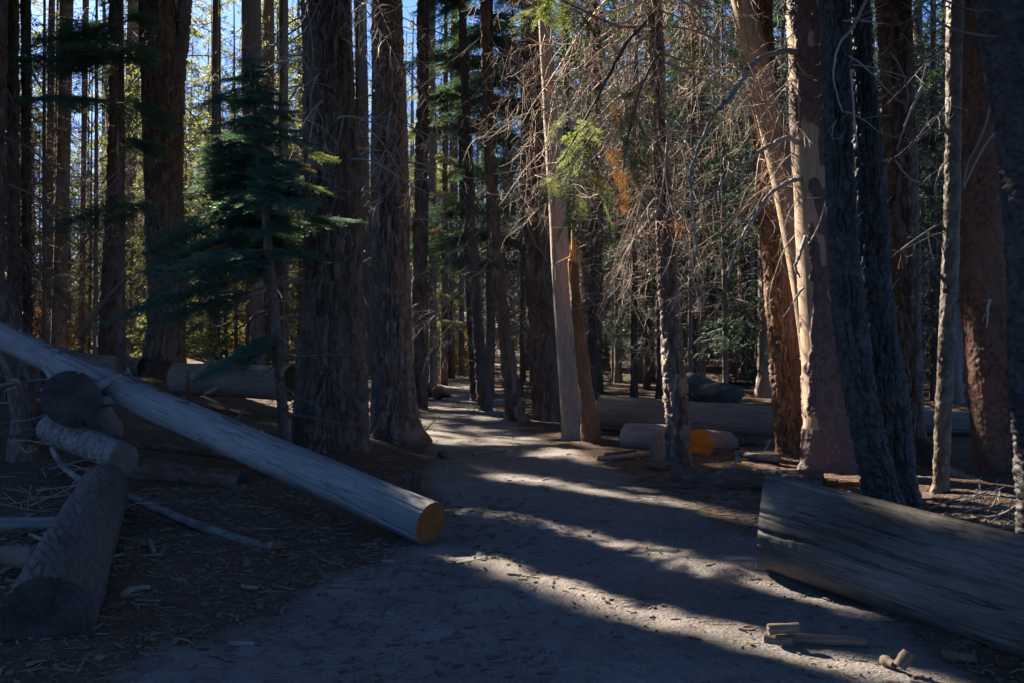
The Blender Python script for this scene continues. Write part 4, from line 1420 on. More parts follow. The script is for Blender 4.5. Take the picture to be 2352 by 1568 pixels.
USED = [(float(o.location.x), float(o.location.y)) for o in bpy.data.objects if o.type == 'EMPTY' and o.parent is None]


def free(x, y, d):
    return all((x - a) ** 2 + (y - b) ** 2 > d * d for a, b in USED)


random.seed(23)
n_far = 0
tries = 0
while n_far < 270 and tries < 12000:
    tries += 1
    y = 22 + 68 * random.random() ** 1.1
    x = random.uniform(-0.56 * y - 2, 0.56 * y + 2)
    u = W / 2 + x * F / y
    if path_sd(x, y)[0] < 1.3 + (1.0 if y > 36 else 0) and y < 60:
        continue
    if u < 1150 and random.random() < (0.50 if y < 40 else 0.0):
        continue
    if u < 340 and y > 25 and random.random() < 0.5:
        continue
    if 165 < u < 235 and y > 26 and y < 60:
        continue
    if u > 1150 and y < 24:
        continue
    rad = random.choice((0.10, 0.13, 0.16, 0.2, 0.26, 0.32))
    if not free(x, y, 1.3 + rad) or trunk_blocks(x, y, rad, 17) > 0:
        continue
    USED.append((x, y))
    n_far += 1
    right = u > 1040
    bk = random.choice(('far_bark', 'far_bark', 'far_bark_grey') if right else ('far_bark', 'far_bark_grey'))
    cr = random.choice(('tall', 'tall', 'low') if right else ('tall', 'low', 'low'))
    lab = far_label(u, y, rad, 'grey' if bk.endswith('grey') else 'brown', cr == 'low')
    if right:
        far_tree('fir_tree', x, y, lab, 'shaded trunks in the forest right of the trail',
                 rad, cr, 'needle_shade_teal', bk, True, random.choice(('dead_grey', 'dead_dark')))
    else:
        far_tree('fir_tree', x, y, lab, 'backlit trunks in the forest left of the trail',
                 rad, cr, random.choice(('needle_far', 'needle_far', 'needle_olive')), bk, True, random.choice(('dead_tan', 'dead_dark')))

# very thin poles between the trunks
random.seed(41)
n_th = 0
tries = 0
while n_th < 95 and tries < 6000:
    tries += 1
    y = random.uniform(21, 52)
    x = random.uniform(-0.53 * y, 0.53 * y)
    u = W / 2 + x * F / y
    if path_sd(x, y)[0] < 1.2 or (u < 1150) != (n_th % 5 < 2) or not free(x, y, 0.7):
        continue
    rad = random.choice((0.045, 0.06, 0.075, 0.09))
    if trunk_blocks(x, y, rad, 10) > 0 and u < 1150:
        continue
    USED.append((x, y))
    n_th += 1
    right = u > 1040
    bk = random.choice(('far_bark', 'far_bark', 'far_bark_grey'))
    far_tree('slim_tree', x, y, ('grey' if bk.endswith('grey') else 'brown') + (' nearer' if y < 30 else (' distant' if y < 41 else ' remote')) + ' stick-thin pole ' + between(u), 'thin poles right of the trail' if right else 'thin poles left of the trail',
             rad, None, 'needle_shade_teal', bk, True, 'dead_dark' if not right else random.choice(('dead_dark', 'dead_grey')), random.uniform(.5, .8))

# young firs and autumn shrubs of the understorey
UND = [(420, 27, 'young'), (330, 38, 'young'), (60, 40, 'young'), (520, 36, 'young'), (690, 34, 'young'), (800, 38, 'young'), (1000, 46, 'young'), (1060, 50, 'young'), (930, 40, 'young'),
       (1690, 33, 'young'), (1385, 27, 'young'), (2090, 36, 'young'), (240, 46, 'young'), (450, 48, 'young'), (600, 50, 'young')]
for i, (u, y, k) in enumerate(UND):
    x = (u - W / 2) * y / F
    t_ = empty('young_fir', (x, y, gz(x, y)))
    right = u > 1150
    tag(t_, ('small green fir in the shade ' if right else 'small sunlit fir ') + between(u), 'tree',
        'small firs right of the trail' if right else 'small firs left of the trail')
    o = link('trunk', FAR_TRUNK[i % 6], t_)
    o.scale = (.2, .2, .24)
    hh = random.uniform(0.55, 1.2) if right else random.uniform(.8, 1.6)
    if u == 1385:
        hh = .3
    crown_part(t_, ('young', i % 3), M['needle_shade_teal' if right else random.choice(('needle_far', 'needle_olive'))], (hh, hh, hh), random.uniform(0, 6))
    o.scale = (.2 * hh, .2 * hh, .24 * hh)
for i, (u, y, s) in enumerate([(95, 37, 1.2), (80, 41, 1.4), (285, 39, 1.1), (262, 44, 1.3), (170, 45, 1.0), (560, 44, 1.0), (1062, 47, 1.0), (1020, 48, 1.3), (330, 52, 1.4), (440, 55, 1.3)]):
    x = (u - W / 2) * y / F
    t_ = empty('autumn_shrub', (x, y, gz(x, y)))
    tag(t_, ('low' if s < 1.15 else 'tall') + ' orange shrub ' + between(u), 'shrub', 'orange autumn shrubs far behind')
    crown_part(t_, ('shrub', i % 3), M['leaf_autumn'], (s, s, s), i)

# unseen tall trees added beyond the frame to keep the clearing in shade
random.seed(29)
n_sh = 0
tries = 0
while n_sh < 30 and tries < 4000:
    tries += 1
    d = random.uniform(9, 40)
    lat = random.uniform(-13, 12)
    x = 0.3 - math.sin(SUN_AZ) * d + math.cos(SUN_AZ) * lat
    y = 8.0 + math.cos(SUN_AZ) * d + math.sin(SUN_AZ) * lat
    if y < -2 or x > -0.535 * max(y, 0) - 2.2 or y > 42:
        continue
    if not free(x, y, 2.4) or trunk_blocks(x, y, 0.24, 16) > 0:
        continue
    USED.append((x, y))
    n_sh += 1
    far_tree('fir_tree', x, y, 'unseen tall fir added at the left to cast shade', 'unseen firs added for shade', 0.26, 'shade', 'needle_shade_teal', 'far_bark', False)
for e1_, t_ in ((0.4, 24), (1.5, 27), (2.4, 23), (3.15, 28), (3.3, 22), (2.0, 32), (0.9, 34), (4.85, 33), (6.2, 38), (3.4, 35)):  # extra unseen crowns added where sunlight leaked onto the ground
    x, y = e1_ * _E1[0] - math.sin(SUN_AZ) * t_, e1_ * _E1[1] + math.cos(SUN_AZ) * t_
    if free(x, y, 1.2):
        USED.append((x, y))
        far_tree('fir_tree', x, y, 'unseen tall fir added at the left to cast shade', 'unseen firs added for shade', 0.22, 'shade', 'needle_shade_teal', 'far_bark', False)
for i, (x, y) in enumerate([(5.5, 2.5), (7.5, 8), (9.5, 13), (-4.5, -1.5), (2.5, -4.5), (6, -4), (-1.5, -6), (-7, -5), (9, 1), (12, 6), (13, 16), (10.5, 19)]):  # unseen trees added to darken the sky light around the viewer
    far_tree('fir_tree', x, y, 'unseen tall fir added around the viewer to dim the sky light', 'unseen firs added for shade', 0.26, 'shade', 'needle_shade_teal', 'far_bark', False)

# the wood far beyond, one mass of crowns
g_ = np.random.default_rng(31)
TT = []
for i in range(230):
    y = g_.uniform(92, 150)
    x = g_.uniform(-.8, .8) * y
    T, br = crown_tris(3000 + i % 9, 0.6, g_.uniform(13, 24) * (0.38 if x < -0.1 * y else 1.0), g_.uniform(2.2, 3.6), 60, 5, .75, .22, 3, .3)
    a = g_.uniform(0, 6.28)
    c, s = math.cos(a), math.sin(a)
    T = T @ np.array([[c, s, 0], [-s, c, 0], [0, 0, 1]])
    TT.append(T + np.array([x, y, gz(x, y)]))
TT = np.concatenate(TT)
G = Geo().add(TT.reshape(-1, 3), t=np.arange(len(TT) * 3).reshape(-1, 3))
G.tm = [(TT[:, 0, 0] > -0.03 * TT[:, 0, 1]).astype(int)]  # right side takes the needles with shade in their colour
tag(G.build('distant_woods', [M['needle_far'], M['needle_shade_teal']], smooth=False), 'far off wood closing the view behind the trunks', None, None, 'stuff')

# ------------------------------------------------------------------ fallen logs
def axis_matrix(P0, P1):
    z = np.asarray(P1, float) - np.asarray(P0, float)
    L_ = np.linalg.norm(z)
    z /= L_
    x = np.cross([0, 0, 1.0], z)
    x = x / np.linalg.norm(x) if np.linalg.norm(x) > 1e-6 else np.array([1.0, 0, 0])
    y = np.cross(z, x)
    m_ = np.eye(4)
    m_[:3, 0], m_[:3, 1], m_[:3, 2], m_[:3, 3] = x, y, z, P0
    return Matrix(m_.tolist()), L_


def cut_disc(r, n, seed, z, flip, shear=(0, 0), bump=0.004):
    """sawn end: rings of quads round the axis, with a slightly uneven face"""
    g = np.random.default_rng(seed)
    rs = np.concatenate([[0.0], np.linspace(0.12, 1.0, 9)])
    th = np.arange(n) * 2 * math.pi / n
    R = rs[:, None] * (r[None, :] if np.ndim(r) else r)
    X, Yv = R * np.cos(th)[None, :], R * np.sin(th)[None, :]
    Z = z + bump * fbm(X * 9, Yv * 40, 0 * X, 3, seed) + shear[0] * X + shear[1] * Yv
    for k in range(3):           # drying cracks from the heart
        a = g.random() * 6.283
        da = np.mod(th - a + math.pi, 2 * math.pi) - math.pi
        dep = np.exp(-((da[None, :] * np.maximum(R, .02)) / 0.006) ** 2) * (rs[:, None] > 0.3) * (rs[:, None] < 0.95)
        Z = Z + (0.007 if flip else -0.007) * dep
    V = np.stack([X, Yv, Z], -1).reshape(-1, 3)
    i = np.arange(len(rs) - 1)[:, None] * n
    j = np.arange(n)[None, :]
    k = (j + 1) % n
    q = np.stack([i + j, i + n + j, i + n + k, i + k], -1).reshape(-1, 4)
    if flip:
        q = q[:, ::-1]
    return V, q


def log(name, P0, P1, r0, r1, kind, mat, label, cut0='cut_dark', cut1='cut_dark', seed=0, nth=140, dz=0.02, shear0=(0, 0), shear1=(0, 0), bend=0.0, cat='log', group=None, stubs=(), knob=0.0):
    """log from P0 to P1, local Z along its length"""
    mw, L_ = axis_matrix(P0, P1)
    zs = np.arange(0, L_, dz)
    zs = np.append(zs, L_)
    f = zs / L_
    r = r0 * (1 - f) + r1 * f
    r = r * (1 + knob * fbm(zs * 3, 0 * zs, 0 * zs, 2, seed))
    cx = bend * np.sin(f * math.pi) * L_ + 0.01 * fbm(zs * 1.5, 0 * zs, 0 * zs, 2, seed + 1)
    cyy = 0.01 * fbm(zs * 1.5, 0 * zs + 5, 0 * zs, 2, seed + 2)
    cx, cyy = cx - cx[0] * (1 - f) - cx[-1] * f, cyy - cyy[0] * (1 - f) - cyy[-1] * f
    V, q, pl, bare = bole(zs, cx, cyy, r, kind, seed, nth)
    ring0 = np.hypot(V[:nth, 0], V[:nth, 1])
    ring1 = np.hypot(V[-nth:, 0], V[-nth:, 1])
    w0 = 1 - sstep(0, 0.7, V[:, 2])
    w1 = sstep(L_ - 0.7, L_, V[:, 2])
    V[:, 2] += w0 * (shear0[0] * V[:, 0] + shear0[1] * V[:, 1]) + w1 * (shear1[0] * V[:, 0] + shear1[1] * V[:, 1])
    o = Geo().add(V, q=q).build(name, [M[mat]], attrs={'plate': pl, 'bare': bare})
    o.matrix_world = mw
    tag(o, label, cat, group)
    for c, z, flip, ring, sh in ((cut0, 0.0, True, ring0, shear0), (cut1, L_, False, ring1, shear1)):
        if c:
            Vd, qd = cut_disc(ring, nth, seed + 3, z, flip, sh)
            Geo().add(Vd, q=qd).build('cut_end', [M[c]], o)
    for (z, a, ln, rr, ti) in stubs:
        ra = np.interp(z, zs, r)
        b = np.array([math.cos(a), math.sin(a), 0]) * ra * 0.9 + np.array([0, 0, z])
        d = np.array([math.cos(a), math.sin(a), ti])
        P = smooth_path([b, b + d * ln * .5 + rng.standard_normal(3) * ln * .06, b + d * ln], 6)
        Vt, qt, tt = tube(P, np.linspace(rr, rr * .6, 6) * (1 + .12 * rng.standard_normal(6)), 8)
        Geo().add(Vt, qt, tt).build('branch_stub', [M['grey_wood' if mat != 'cracked' else 'brown_wood']], o)
    return o


# the leaning silver log: sawn end low by the trail, far end high at the left
E0, E1 = at(988, 1202, 7.45), at(0, 768, 11.0)
dirv = (E1 - E0) / np.linalg.norm(E1 - E0)
silver = log('fallen_log', E0, E1 + dirv * 2.2, 0.165, 0.125, 'smooth', 'grey_wood', 'long silver grey barkless log leaning from the left down to the trail, orange sawn end',
             'cut_brown', None, 301, 150, 0.022, bend=0.006,
             stubs=[(0.9, .9, .03, .014, .2), (1.5, .35, .04, .014, .2), (1.9, 1.3, .05, .016, .2), (2.5, -.25, .10, .014, .1), (3.1, 1.1, .05, .018, .2), (3.5, .3, .04, .016, .2), (3.9, 1.5, .10, .018, .3), (4.4, .7, .05, .016, .2), (4.9, 1.4, .07, .018, .2), (5.3, .6, .05, .016, .3), (5.8, 1.2, .06, .02, .2), (2.2, .95, .04, .015, .2)])
# strips of dark old bark still clinging along its back
g_ = np.random.default_rng(5)
mwS, LS = axis_matrix(E0, E1 + dirv * 2.2)
for k in range(46):
    z = 1.7 + (LS - 2.5) * g_.random()
    a = 1.25 + 0.13 * g_.standard_normal()
    rr = np.interp(z, [0, LS], [0.165, 0.125]) + 0.012
    n = 7
    zz = z + np.linspace(0, .10 + .22 * g_.random(), n)
    aa = a + np.linspace(0, .25 * g_.standard_normal(), n)
    w = (.03 + .04 * g_.random()) * np.sin(np.linspace(.15, 3.0, n))
    inn = np.stack([np.cos(aa - w / .16 / 2) * rr, np.sin(aa - w / .16 / 2) * rr, zz], 1)
    mid_ = np.stack([np.cos(aa) * (rr + .02), np.sin(aa) * (rr + .02), zz + .01 * g_.standard_normal(n)], 1)
    out = np.stack([np.cos(aa + w / .16 / 2) * rr, np.sin(aa + w / .16 / 2) * rr, zz], 1)
    V = np.stack([inn, mid_, out], 1).reshape(-1, 3)
    q = [(3 * i + j, 3 * i + j + 1, 3 * i + j + 4, 3 * i + j + 3) for i in range(n - 1) for j in (0, 1)]
    Geo().add(V, q=q).build('bark_strip', [M['log_bark']], silver, attrs={'plate': g_.random(len(V))})

# the big weathered log at the right, cut off by the frame
P0, P1 = at(1752, 1190, 6.55), at(2352, 1368, 5.15)
dv = (P1 - P0) / np.linalg.norm(P1 - P0)
log('fallen_log', P0, P1 + dv * 1.3, 0.30, 0.325, 'checked', 'big_log', 'huge grey weathered log at the right, cut off by the picture edge',
    'cut_brown', 'cut_brown', 302, 240, 0.016, shear0=(-0.72, 0.0))

# cracked log at the lower left, coming towards the viewer
P0 = at(105, 1432, 4.95)
P1 = at(240, 1118, 8.2)
crk = log('fallen_log', P0, P1, 0.23, 0.20, 'cracked', 'cracked', 'brown cracked log at the lower left pointing at the viewer, dark sawn end', 'cut_dark', 'cut_dark', 303, 150, 0.016, shear0=(0.0, 0.1), knob=0.04,
          stubs=[(1.15, .15, .26, .085, .2)])
# log end with the dark face above the pile
P0, P1 = at(160, 911, 9.2), at(160, 911, 9.2) + np.array([-0.75, 2.6, -0.55])
log('fallen_log', P0, P1, 0.252, 0.22, 'smooth', 'grey_wood', 'log with a wide dark round sawn face propped above the branch pile', 'cut_dark', None, 304, 110, 0.03,
    stubs=[(.18, math.pi - .5, .34, .05, .35), (.25, math.pi + .05, .36, .06, .1), (.35, 0.9, .26, .035, .5)])
# small log with the pale round end
P0, P1 = at(286, 1052, 8.7), at(120, 985, 9.9)
log('fallen_log', P0, P1, 0.132, 0.15, 'cracked', 'pole_bark', 'short log with peeling bark and a pale round end on the branch pile', 'cut_grey', None, 305, 110, 0.014)
# dark stem leaning at the left edge behind the silver log
rows = [(1015, 22, 108), (960, 30, 100), (850, 12, 82), (720, -26, 38), (640, -50, 8), (560, -74, -22)]
t_ = tree('leaning_tree', rows, 11.4, 'dark bark trunk leaning left behind the high end of the silver log')
trunk(t_, rows, 11.4, 'log_bark', [M['furrow_plain']], 306, zcut=1, lobes=0.05)

# logs lying further back
P0, P1 = at(668, 880, 17.0), at(405, 868, 17.6)
log('fallen_log', P0, P1, 0.30, 0.28, 'smooth', 'brown_wood', 'grey log lying crosswise behind the forked trunk and the silver log', None, None, 307, 110, 0.03,
    stubs=[(.75, 1.3, .14, .04, .2), (1.2, 1.0, .10, .03, -.3)])
P0, P1 = at(330, 842, 18.8), at(60, 816, 20.0)
log('fallen_log', P0, P1, 0.17, 0.15, 'smooth', 'brown_wood', 'thin pale log lying behind the silver log near the forked trunk', None, None, 308, 60, 0.04)
P0, P1 = at(640, 1052, 10.6), at(235, 1008, 10.9)
log('fallen_log', P0, P1, 0.085, 0.06, 'log_bark', 'log_bark', 'dark thin pole lying under the silver log', 'cut_dark', 'cut_dark', 309, 60, 0.02)
P0, P1 = at(560, 1108, 9.7), at(280, 1075, 10.2)
log('fallen_log', P0, P1, 0.11, 0.12, 'log_bark', 'log_bark', 'half buried rotten log in the shadow under the silver log', 'cut_dark', 'cut_dark', 310, 60, 0.03)
P0, P1 = at(1378, 948, 15.8), at(2000, 985, 15.2)
log('fallen_log', P0, P1, 0.285, 0.26, 'smooth', 'brown_wood', 'long cracked log lying behind the tangled trunk, pale sawn left end', 'cut_pale', None, 311, 130, 0.03, shear0=(0.22, 0.0))
P0, P1 = at(1442, 1003, 14.2), at(1560, 1010, 13.9)
log('log_block', P0, P1, 0.205, 0.205, 'smooth', 'grey_wood', 'short grey log block left of the tangled trunk', 'cut_grey', 'cut_pale', 312, 90, 0.02, shear0=(.3, 0))
P0, P1 = at(1604, 1020, 13.1), at(1666, 1021, 13.9)
log('log_block', P0, P1, 0.205, 0.20, 'smooth', 'brown_wood', 'round log block with a bright orange sawn face right of the tangled trunk', 'cut_orange', 'cut_brown', 313, 100, 0.02)
P0, P1 = at(1546, 1094, 10.4), at(1890, 1108, 9.75)
log('fallen_log', P0, P1, 0.125, 0.12, 'log_bark', 'log_bark', 'dark bark covered log in front of the half stripped trunk', 'cut_brown', 'cut_dark', 314, 110, 0.016, knob=.2,
    stubs=[(.65, 1.5, .12, .02, .1)])
P0, P1 = at(1872, 1108, 9.9), at(1985, 1112, 9.7)
log('rotten_log', P0, P1, 0.085, 0.03, 'cracked', 'rot_wood', 'splintered reddish rotten wood beside the foot of the black twin trunk', 'cut_dark', None, 315, 60, 0.016, knob=.8)
P0, P1 = at(2112, 968, 16.0), at(2260, 975, 15.6)
log('fallen_log', P0, P1, 0.19, 0.19, 'smooth', 'grey_wood', 'grey log crossing behind the slim pale trunk', None, None, 316, 70, 0.04)
P0, P1 = at(2110, 1050, 12.0), at(2155, 1030, 12.6)
log('rotten_log', P0, P1, 0.17, 0.12, 'cracked', 'rot_wood', 'orange brown rotten stump wood left of the slim pale trunk', 'cut_dark', 'cut_dark', 317, 70, 0.02, knob=.9)
P0, P1 = at(2185, 1082, 11.0), at(2258, 1108, 10.6)
log('fallen_limb', P0, P1, 0.055, 0.045, 'log_bark', 'pole_bark', 'curved grey limb on the ground right of the slim pale trunk', 'cut_dark', 'cut_pale', 318, 40, 0.02, bend=-0.05, cat='branch')
P0, P1 = at(982, 894, 26.4), at(1032, 908, 25.4)
log('rotten_log', P0, P1, 0.17, 0.12, 'cracked', 'rot_wood', 'dark rotten log on the left bank of the far trail', 'cut_dark', 'cut_dark', 319, 60, 0.04, knob=1.2)
P0, P1 = at(1122, 926, 22.5), at(1180, 922, 23.0)
log('fallen_log', P0, P1, 0.09, 0.08, 'smooth', 'grey_wood', 'upper pale pole lying at the foot of the leaning dark trunk', None, None, 320, 40, 0.05)
P0, P1 = at(1115, 948, 20.6), at(1170, 946, 20.8)
log('fallen_log', P0, P1, 0.05, 0.045, 'smooth', 'grey_wood', 'lower thin pole lying at the foot of the leaning dark trunk', None, None, 321, 30, 0.05)
P0, P1 = at(0, 1212, 7.6), at(128, 1206, 7.7)
log('fallen_log', at(-120, 1214, 7.5), P1, 0.075, 0.075, 'smooth', 'grey_wood', 'short grey pole with a knot entering from the left edge', None, 'cut_grey', 322, 50, 0.02)

# squared post in front of the grey block
P0, P1 = at(1512, 1064, 12.6), at(1512, 990, 12.6)
z0, z1 = gz(P0[0], P0[1]) - .1, P1[2]
n = 14
zs = np.linspace(z0, z1, n)
prof = np.array([(-.075, -.05), (-.06, -.075), (.0, -.085), (.08, -.06), (.10, .03), (.05, .09), (-.04, .085), (-.085, .02)])
V = np.concatenate([np.column_stack([prof * (1 + .03 * rng.standard_normal((8, 1))) * (1.04 - .05 * i / n), np.full(8, z)]) for i, z in enumerate(zs)])
V[-8:, 2] += np.array([-.05, -.03, 0.02, .04, .05, .03, 0, -.03])
V += np.array([P0[0], P0[1], 0])
q = [(8 * i + j, 8 * i + (j + 1) % 8, 8 * i + 8 + (j + 1) % 8, 8 * i + 8 + j) for i in range(n - 1) for j in range(8)]
tp = [(8 * (n - 1) + j, 8 * (n - 1) + (j + 1) % 8, 8 * n) for j in range(8)]
V = np.vstack([V, V[-8:].mean(0)])
V -= np.array([P0[0], P0[1], z0])
tag(Geo().add(V, q=q, t=tp).build('wood_block', [M['brown_wood']], smooth=False, loc=(P0[0], P0[1], z0)), 'upright split wood block leaning on the tangled trunk', 'wood block')

# small stump beside the leaning silver log
P0 = at(952, 1140, 9.6)
zs = np.linspace(-.1, .23, 26)
V, q, pl, b = bole(zs, 0 * zs, 0 * zs, np.interp(zs, [-.1, 0, .08, .23], [.17, .13, .085, .075]), 'log_bark', 330, 60, lobes=.25, zflare=.12)
n = len(V) // 26
V[-n:, 2] += .05 * fbm(V[-n:, 0] * 30, V[-n:, 1] * 30, 0, 2, 4)
g = Geo().add(V, q=q)
c = len(V)
top = V[-n:].mean(0) - [0, 0, .02]
g.v.append(top[None, :])
g.t.append(np.array([(c - n + j, c - n + (j + 1) % n, c) for j in range(n)]))
g.tm.append(np.zeros(n))
g.n += 1
tag(g.build('stump', [M['log_bark']], loc=(P0[0], P0[1], gz(P0[0], P0[1])), attrs={'plate': np.append(pl, .5)}), 'small dark tree stump just behind the sawn end of the silver log', 'stump')


M['stick_long'] = wood_mat('wood_stick', (0.15, 0.115, 0.09), (0.22, 0.17, 0.135), (0.07, 0.05, 0.038))


# ------------------------------------------------------------------ boulders
def boulder(u, v, Y, r, label, seed, group=None, sq=0.75):
    p = at(u, v, Y)
    n = 40
    th, ph = np.meshgrid(np.arange(n) / n * 2 * math.pi, np.linspace(0, math.pi, 24))
    d = np.stack([np.sin(ph) * np.cos(th), np.sin(ph) * np.sin(th), np.cos(ph)], -1).reshape(-1, 3)
    k = 1 + .45 * fbm(d[:, 0] * 1.3 + seed, d[:, 1] * 1.3, d[:, 2] * 1.3, 4, seed) + .10 * fbm(d[:, 0] * 5, d[:, 1] * 5, d[:, 2] * 5, 3, seed + 1)
    g_ = np.random.default_rng(seed)
    for _ in range(6):       # flat broken faces
        nrm = g_.standard_normal(3)
        nrm /= np.linalg.norm(nrm)
        c = d @ nrm
        k = np.where(c * k > .72, .72 / np.maximum(c, .1), k)
    V = d * k[:, None] * np.array([r, r * .9, r * sq])
    i = np.arange(23)[:, None] * n
    j = np.arange(n)[None, :]
    q = np.stack([i + j, i + n + j, i + n + (j + 1) % n, i + (j + 1) % n], -1).reshape(-1, 4)
    o = Geo().add(V, q=q).build('boulder', [M['granite']], loc=(p[0], p[1], p[2]))
    return tag(o, label, 'boulder', group)


boulder(1605, 892, 22.0, 0.5, 'pale granite boulder behind the tangled trunk', 1)
boulder(1655, 910, 19.5, 0.5, 'low rounded boulder close behind the long cracked log', 5, sq=.6)
boulder(478, 830, 30.0, .6, 'pale granite boulder far behind the young fir', 6)
boulder(870, 1046, 13.0, 0.10, 'small rock at the foot of the thickest trunk', 8, sq=.6)
boulder(930, 1050, 12.6, 0.08, 'small rock below the lichen dotted trunk', 9, sq=.5)
boulder(1018, 1045, 12.7, 0.07, 'small root knob at the left edge of the trail', 10, sq=.9)
boulder(1730, 1035, 14.0, 0.30, 'grey stone behind the dark bark covered log', 12, sq=.6)


# ------------------------------------------------------------------ sticks one can pick out
def stick(pts, r0, r1, label, mat='stick', group=None, name='stick', lift=None, kink=0.07):
    P = []
    for p in pts:
        if len(p) == 3:
            P.append(at(*p))
        else:
            Y = F * EYE / (p[1] - VH)
            for _ in range(4):
                Y = F * (EYE - gz((p[0] - W / 2) * Y / F, Y) - r0) / (p[1] - VH)
            P.append(at(p[0], p[1], Y))
    P = smooth_path(P, 7 * len(P))
    g = np.random.default_rng(int(pts[0][0] * 3 + pts[0][1]))
    P = P + g.standard_normal(P.shape) * r0 * kink
    R = np.linspace(r0, r1, len(P)) * (1 + .05 * g.standard_normal(len(P)))
    c = P.mean(0)
    V, q, t = tube(P - c, R, 7)
    o = Geo().add(V, q, t).build(name, [M[mat]], loc=tuple(c), attrs={'plate': g.random(len(V))})
    return tag(o, label, 'stick', group)


stick([(118, 1028, 8.4), (150, 1075, 8.2), (210, 1112, 8.0), (300, 1142, 7.8), (430, 1196, 7.5), (560, 1242, 7.2), (628, 1258, 7.05)], 0.022, 0.042, 'long grey branch lying from the branch pile towards the trail, splintered thick end', 'pole_bark', name='fallen_branch')
br_ = bpy.data.objects['fallen_branch']
for i in range(7):
    a = at(622, 1256, 7.05)
    b = at(650 + 26 * rng.random(), 1258 + 14 * rng.standard_normal(), 7.0)
    V, q, t = tube(np.array([a, (a + b) / 2 + rng.standard_normal(3) * .015, b]), [.026, .02, .004], 5)
    Geo().add(V - np.array(br_.location), q, t).build('splinter', [M['rot_wood']], br_, False)
for nm, (ua, va), (ub, vb), r_, lab in (('stick', (1758, 1466), (1822, 1474), .036, 'thick short stick at the left of the bottom right trio'),
                                        ('stick', (1764, 1444), (1834, 1440), .034, 'thick short stick lying on top of the bottom right trio'),
                                        ('stick', (1812, 1464), (1990, 1472), .034, 'longest stick of the bottom right trio'),
                                        ('stick', (2066, 1530), (2088, 1498), .024, 'stubby stick standing tilted at the bottom right'),
                                        ('stick', (2028, 1514), (2054, 1526), .020, 'small stick stub beside the tilted one at the bottom right')):
    ya = F * EYE / (va - VH)
    yb = F * EYE / (vb - VH)
    if 'tilted' in lab and 'stubby' in lab:
        yb = ya
    if 'on top' in lab:
        ya = yb = F * EYE / (1472 - VH)
    log(nm, at(ua, va, ya), at(ub, vb, yb), r_, r_ * .86, 'birch', 'stick_long', lab, 'cut_grey', 'cut_grey', int(ua), 30, .012, cat='stick', knob=.12)
stick([(2165, 1502), (2246, 1512)], .028, .022, 'dark stick under the huge weathered log', 'chip')
stick([(1372, 1052), (1430, 1048), (1490, 1040)], .038, .035, 'reddish stick in front of the short grey log block', 'stick')
stick([(1390, 1044), (1460, 1034)], .03, .02, 'dark stick behind the reddish one near the broken stem', 'chip')
stick([(1490, 1070), (1525, 1074)], .028, .024, 'dark stick beside the foot of the tangled trunk', 'chip')
stick([(1690, 1040), (1740, 1048), (1790, 1056)], .045, .04, 'grey branch between the orange faced block and the amber trunk', 'stick')
stick([(1700, 1030, 13.5), (1735, 1052, 13.2)], .03, .02, 'slanting grey branch right of the orange faced block', 'stick')
stick([(1770, 1010, 13.4), (1745, 1060, 13.1)], .018, .01, 'thin branch standing right of the orange faced block', 'stick')
stick([(1085, 1042), (1130, 1036), (1165, 1034)], .022, .012, 'thin curved stick lying across the sunlit trail', 'stick')
stick([(975, 990, 15.0), (995, 968, 15.0), (1012, 952, 15.1)], .012, .006, 'thin twig leaning beside the lichen dotted trunk', 'chip')
stick([(985, 942), (1018, 945)], .03, .015, 'flat dark stick on the left side of the far trail', 'chip')
stick([(280, 1366), (305, 1352), (345, 1347)], .022, .014, 'knobby stick beside the cracked log', 'stick')
stick([(525, 1476), (585, 1478)], .016, .014, 'short grey stick at the bottom left of the trail', 'stick')
stick([(342, 1240), (352, 1266)], .022, .018, 'small broken stick right of the cracked log', 'stick')
stick([(555, 1345), (590, 1350)], .014, .012, 'short stick in the middle of the shaded floor', 'stick')
stick([(880, 1288), (906, 1290)], .015, .012, 'short stick below the sawn end of the silver log', 'stick')
stick([(440, 870, 16.0), (490, 822, 16.0)], .07, .05, 'broken pale branch rising from the crosswise log', 'stick')
stick([(546, 842, 16.5), (575, 820, 16.5)], .04, .03, 'shorter broken branch behind the crosswise log', 'stick')
stick([(180, 778, 14.0), (230, 705, 14.0), (290, 640, 14.0)], .05, .03, 'mossy dead branch rising behind the silver log at the left', 'chip')
stick([(470, 905, 14.0), (500, 890, 14.0)], .035, .025, 'pale short branch standing behind the silver log', 'stick')
stick([(540, 965, 12.0), (566, 935, 12.0)], .03, .02, 'pale branch stub sticking up near the thickest trunk', 'stick')
stick([(2352, 1205), (2260, 1215), (2195, 1190)], .012, .006, 'thin curved sunlit twig behind the huge weathered log', 'stick')
stick([(2352, 1150, 8.0), (2300, 1180, 8.2), (2240, 1190, 8.3), (2180, 1192, 8.4)], .012, .006, 'long sunlit twig right of the black twin trunk', 'stick')
stick([(1700, 1060, 10.3), (1690, 1040, 10.3)], .02, .016, 'stub of pale wood standing on the dark bark covered log', 'stick')
g_ = np.random.default_rng(77)
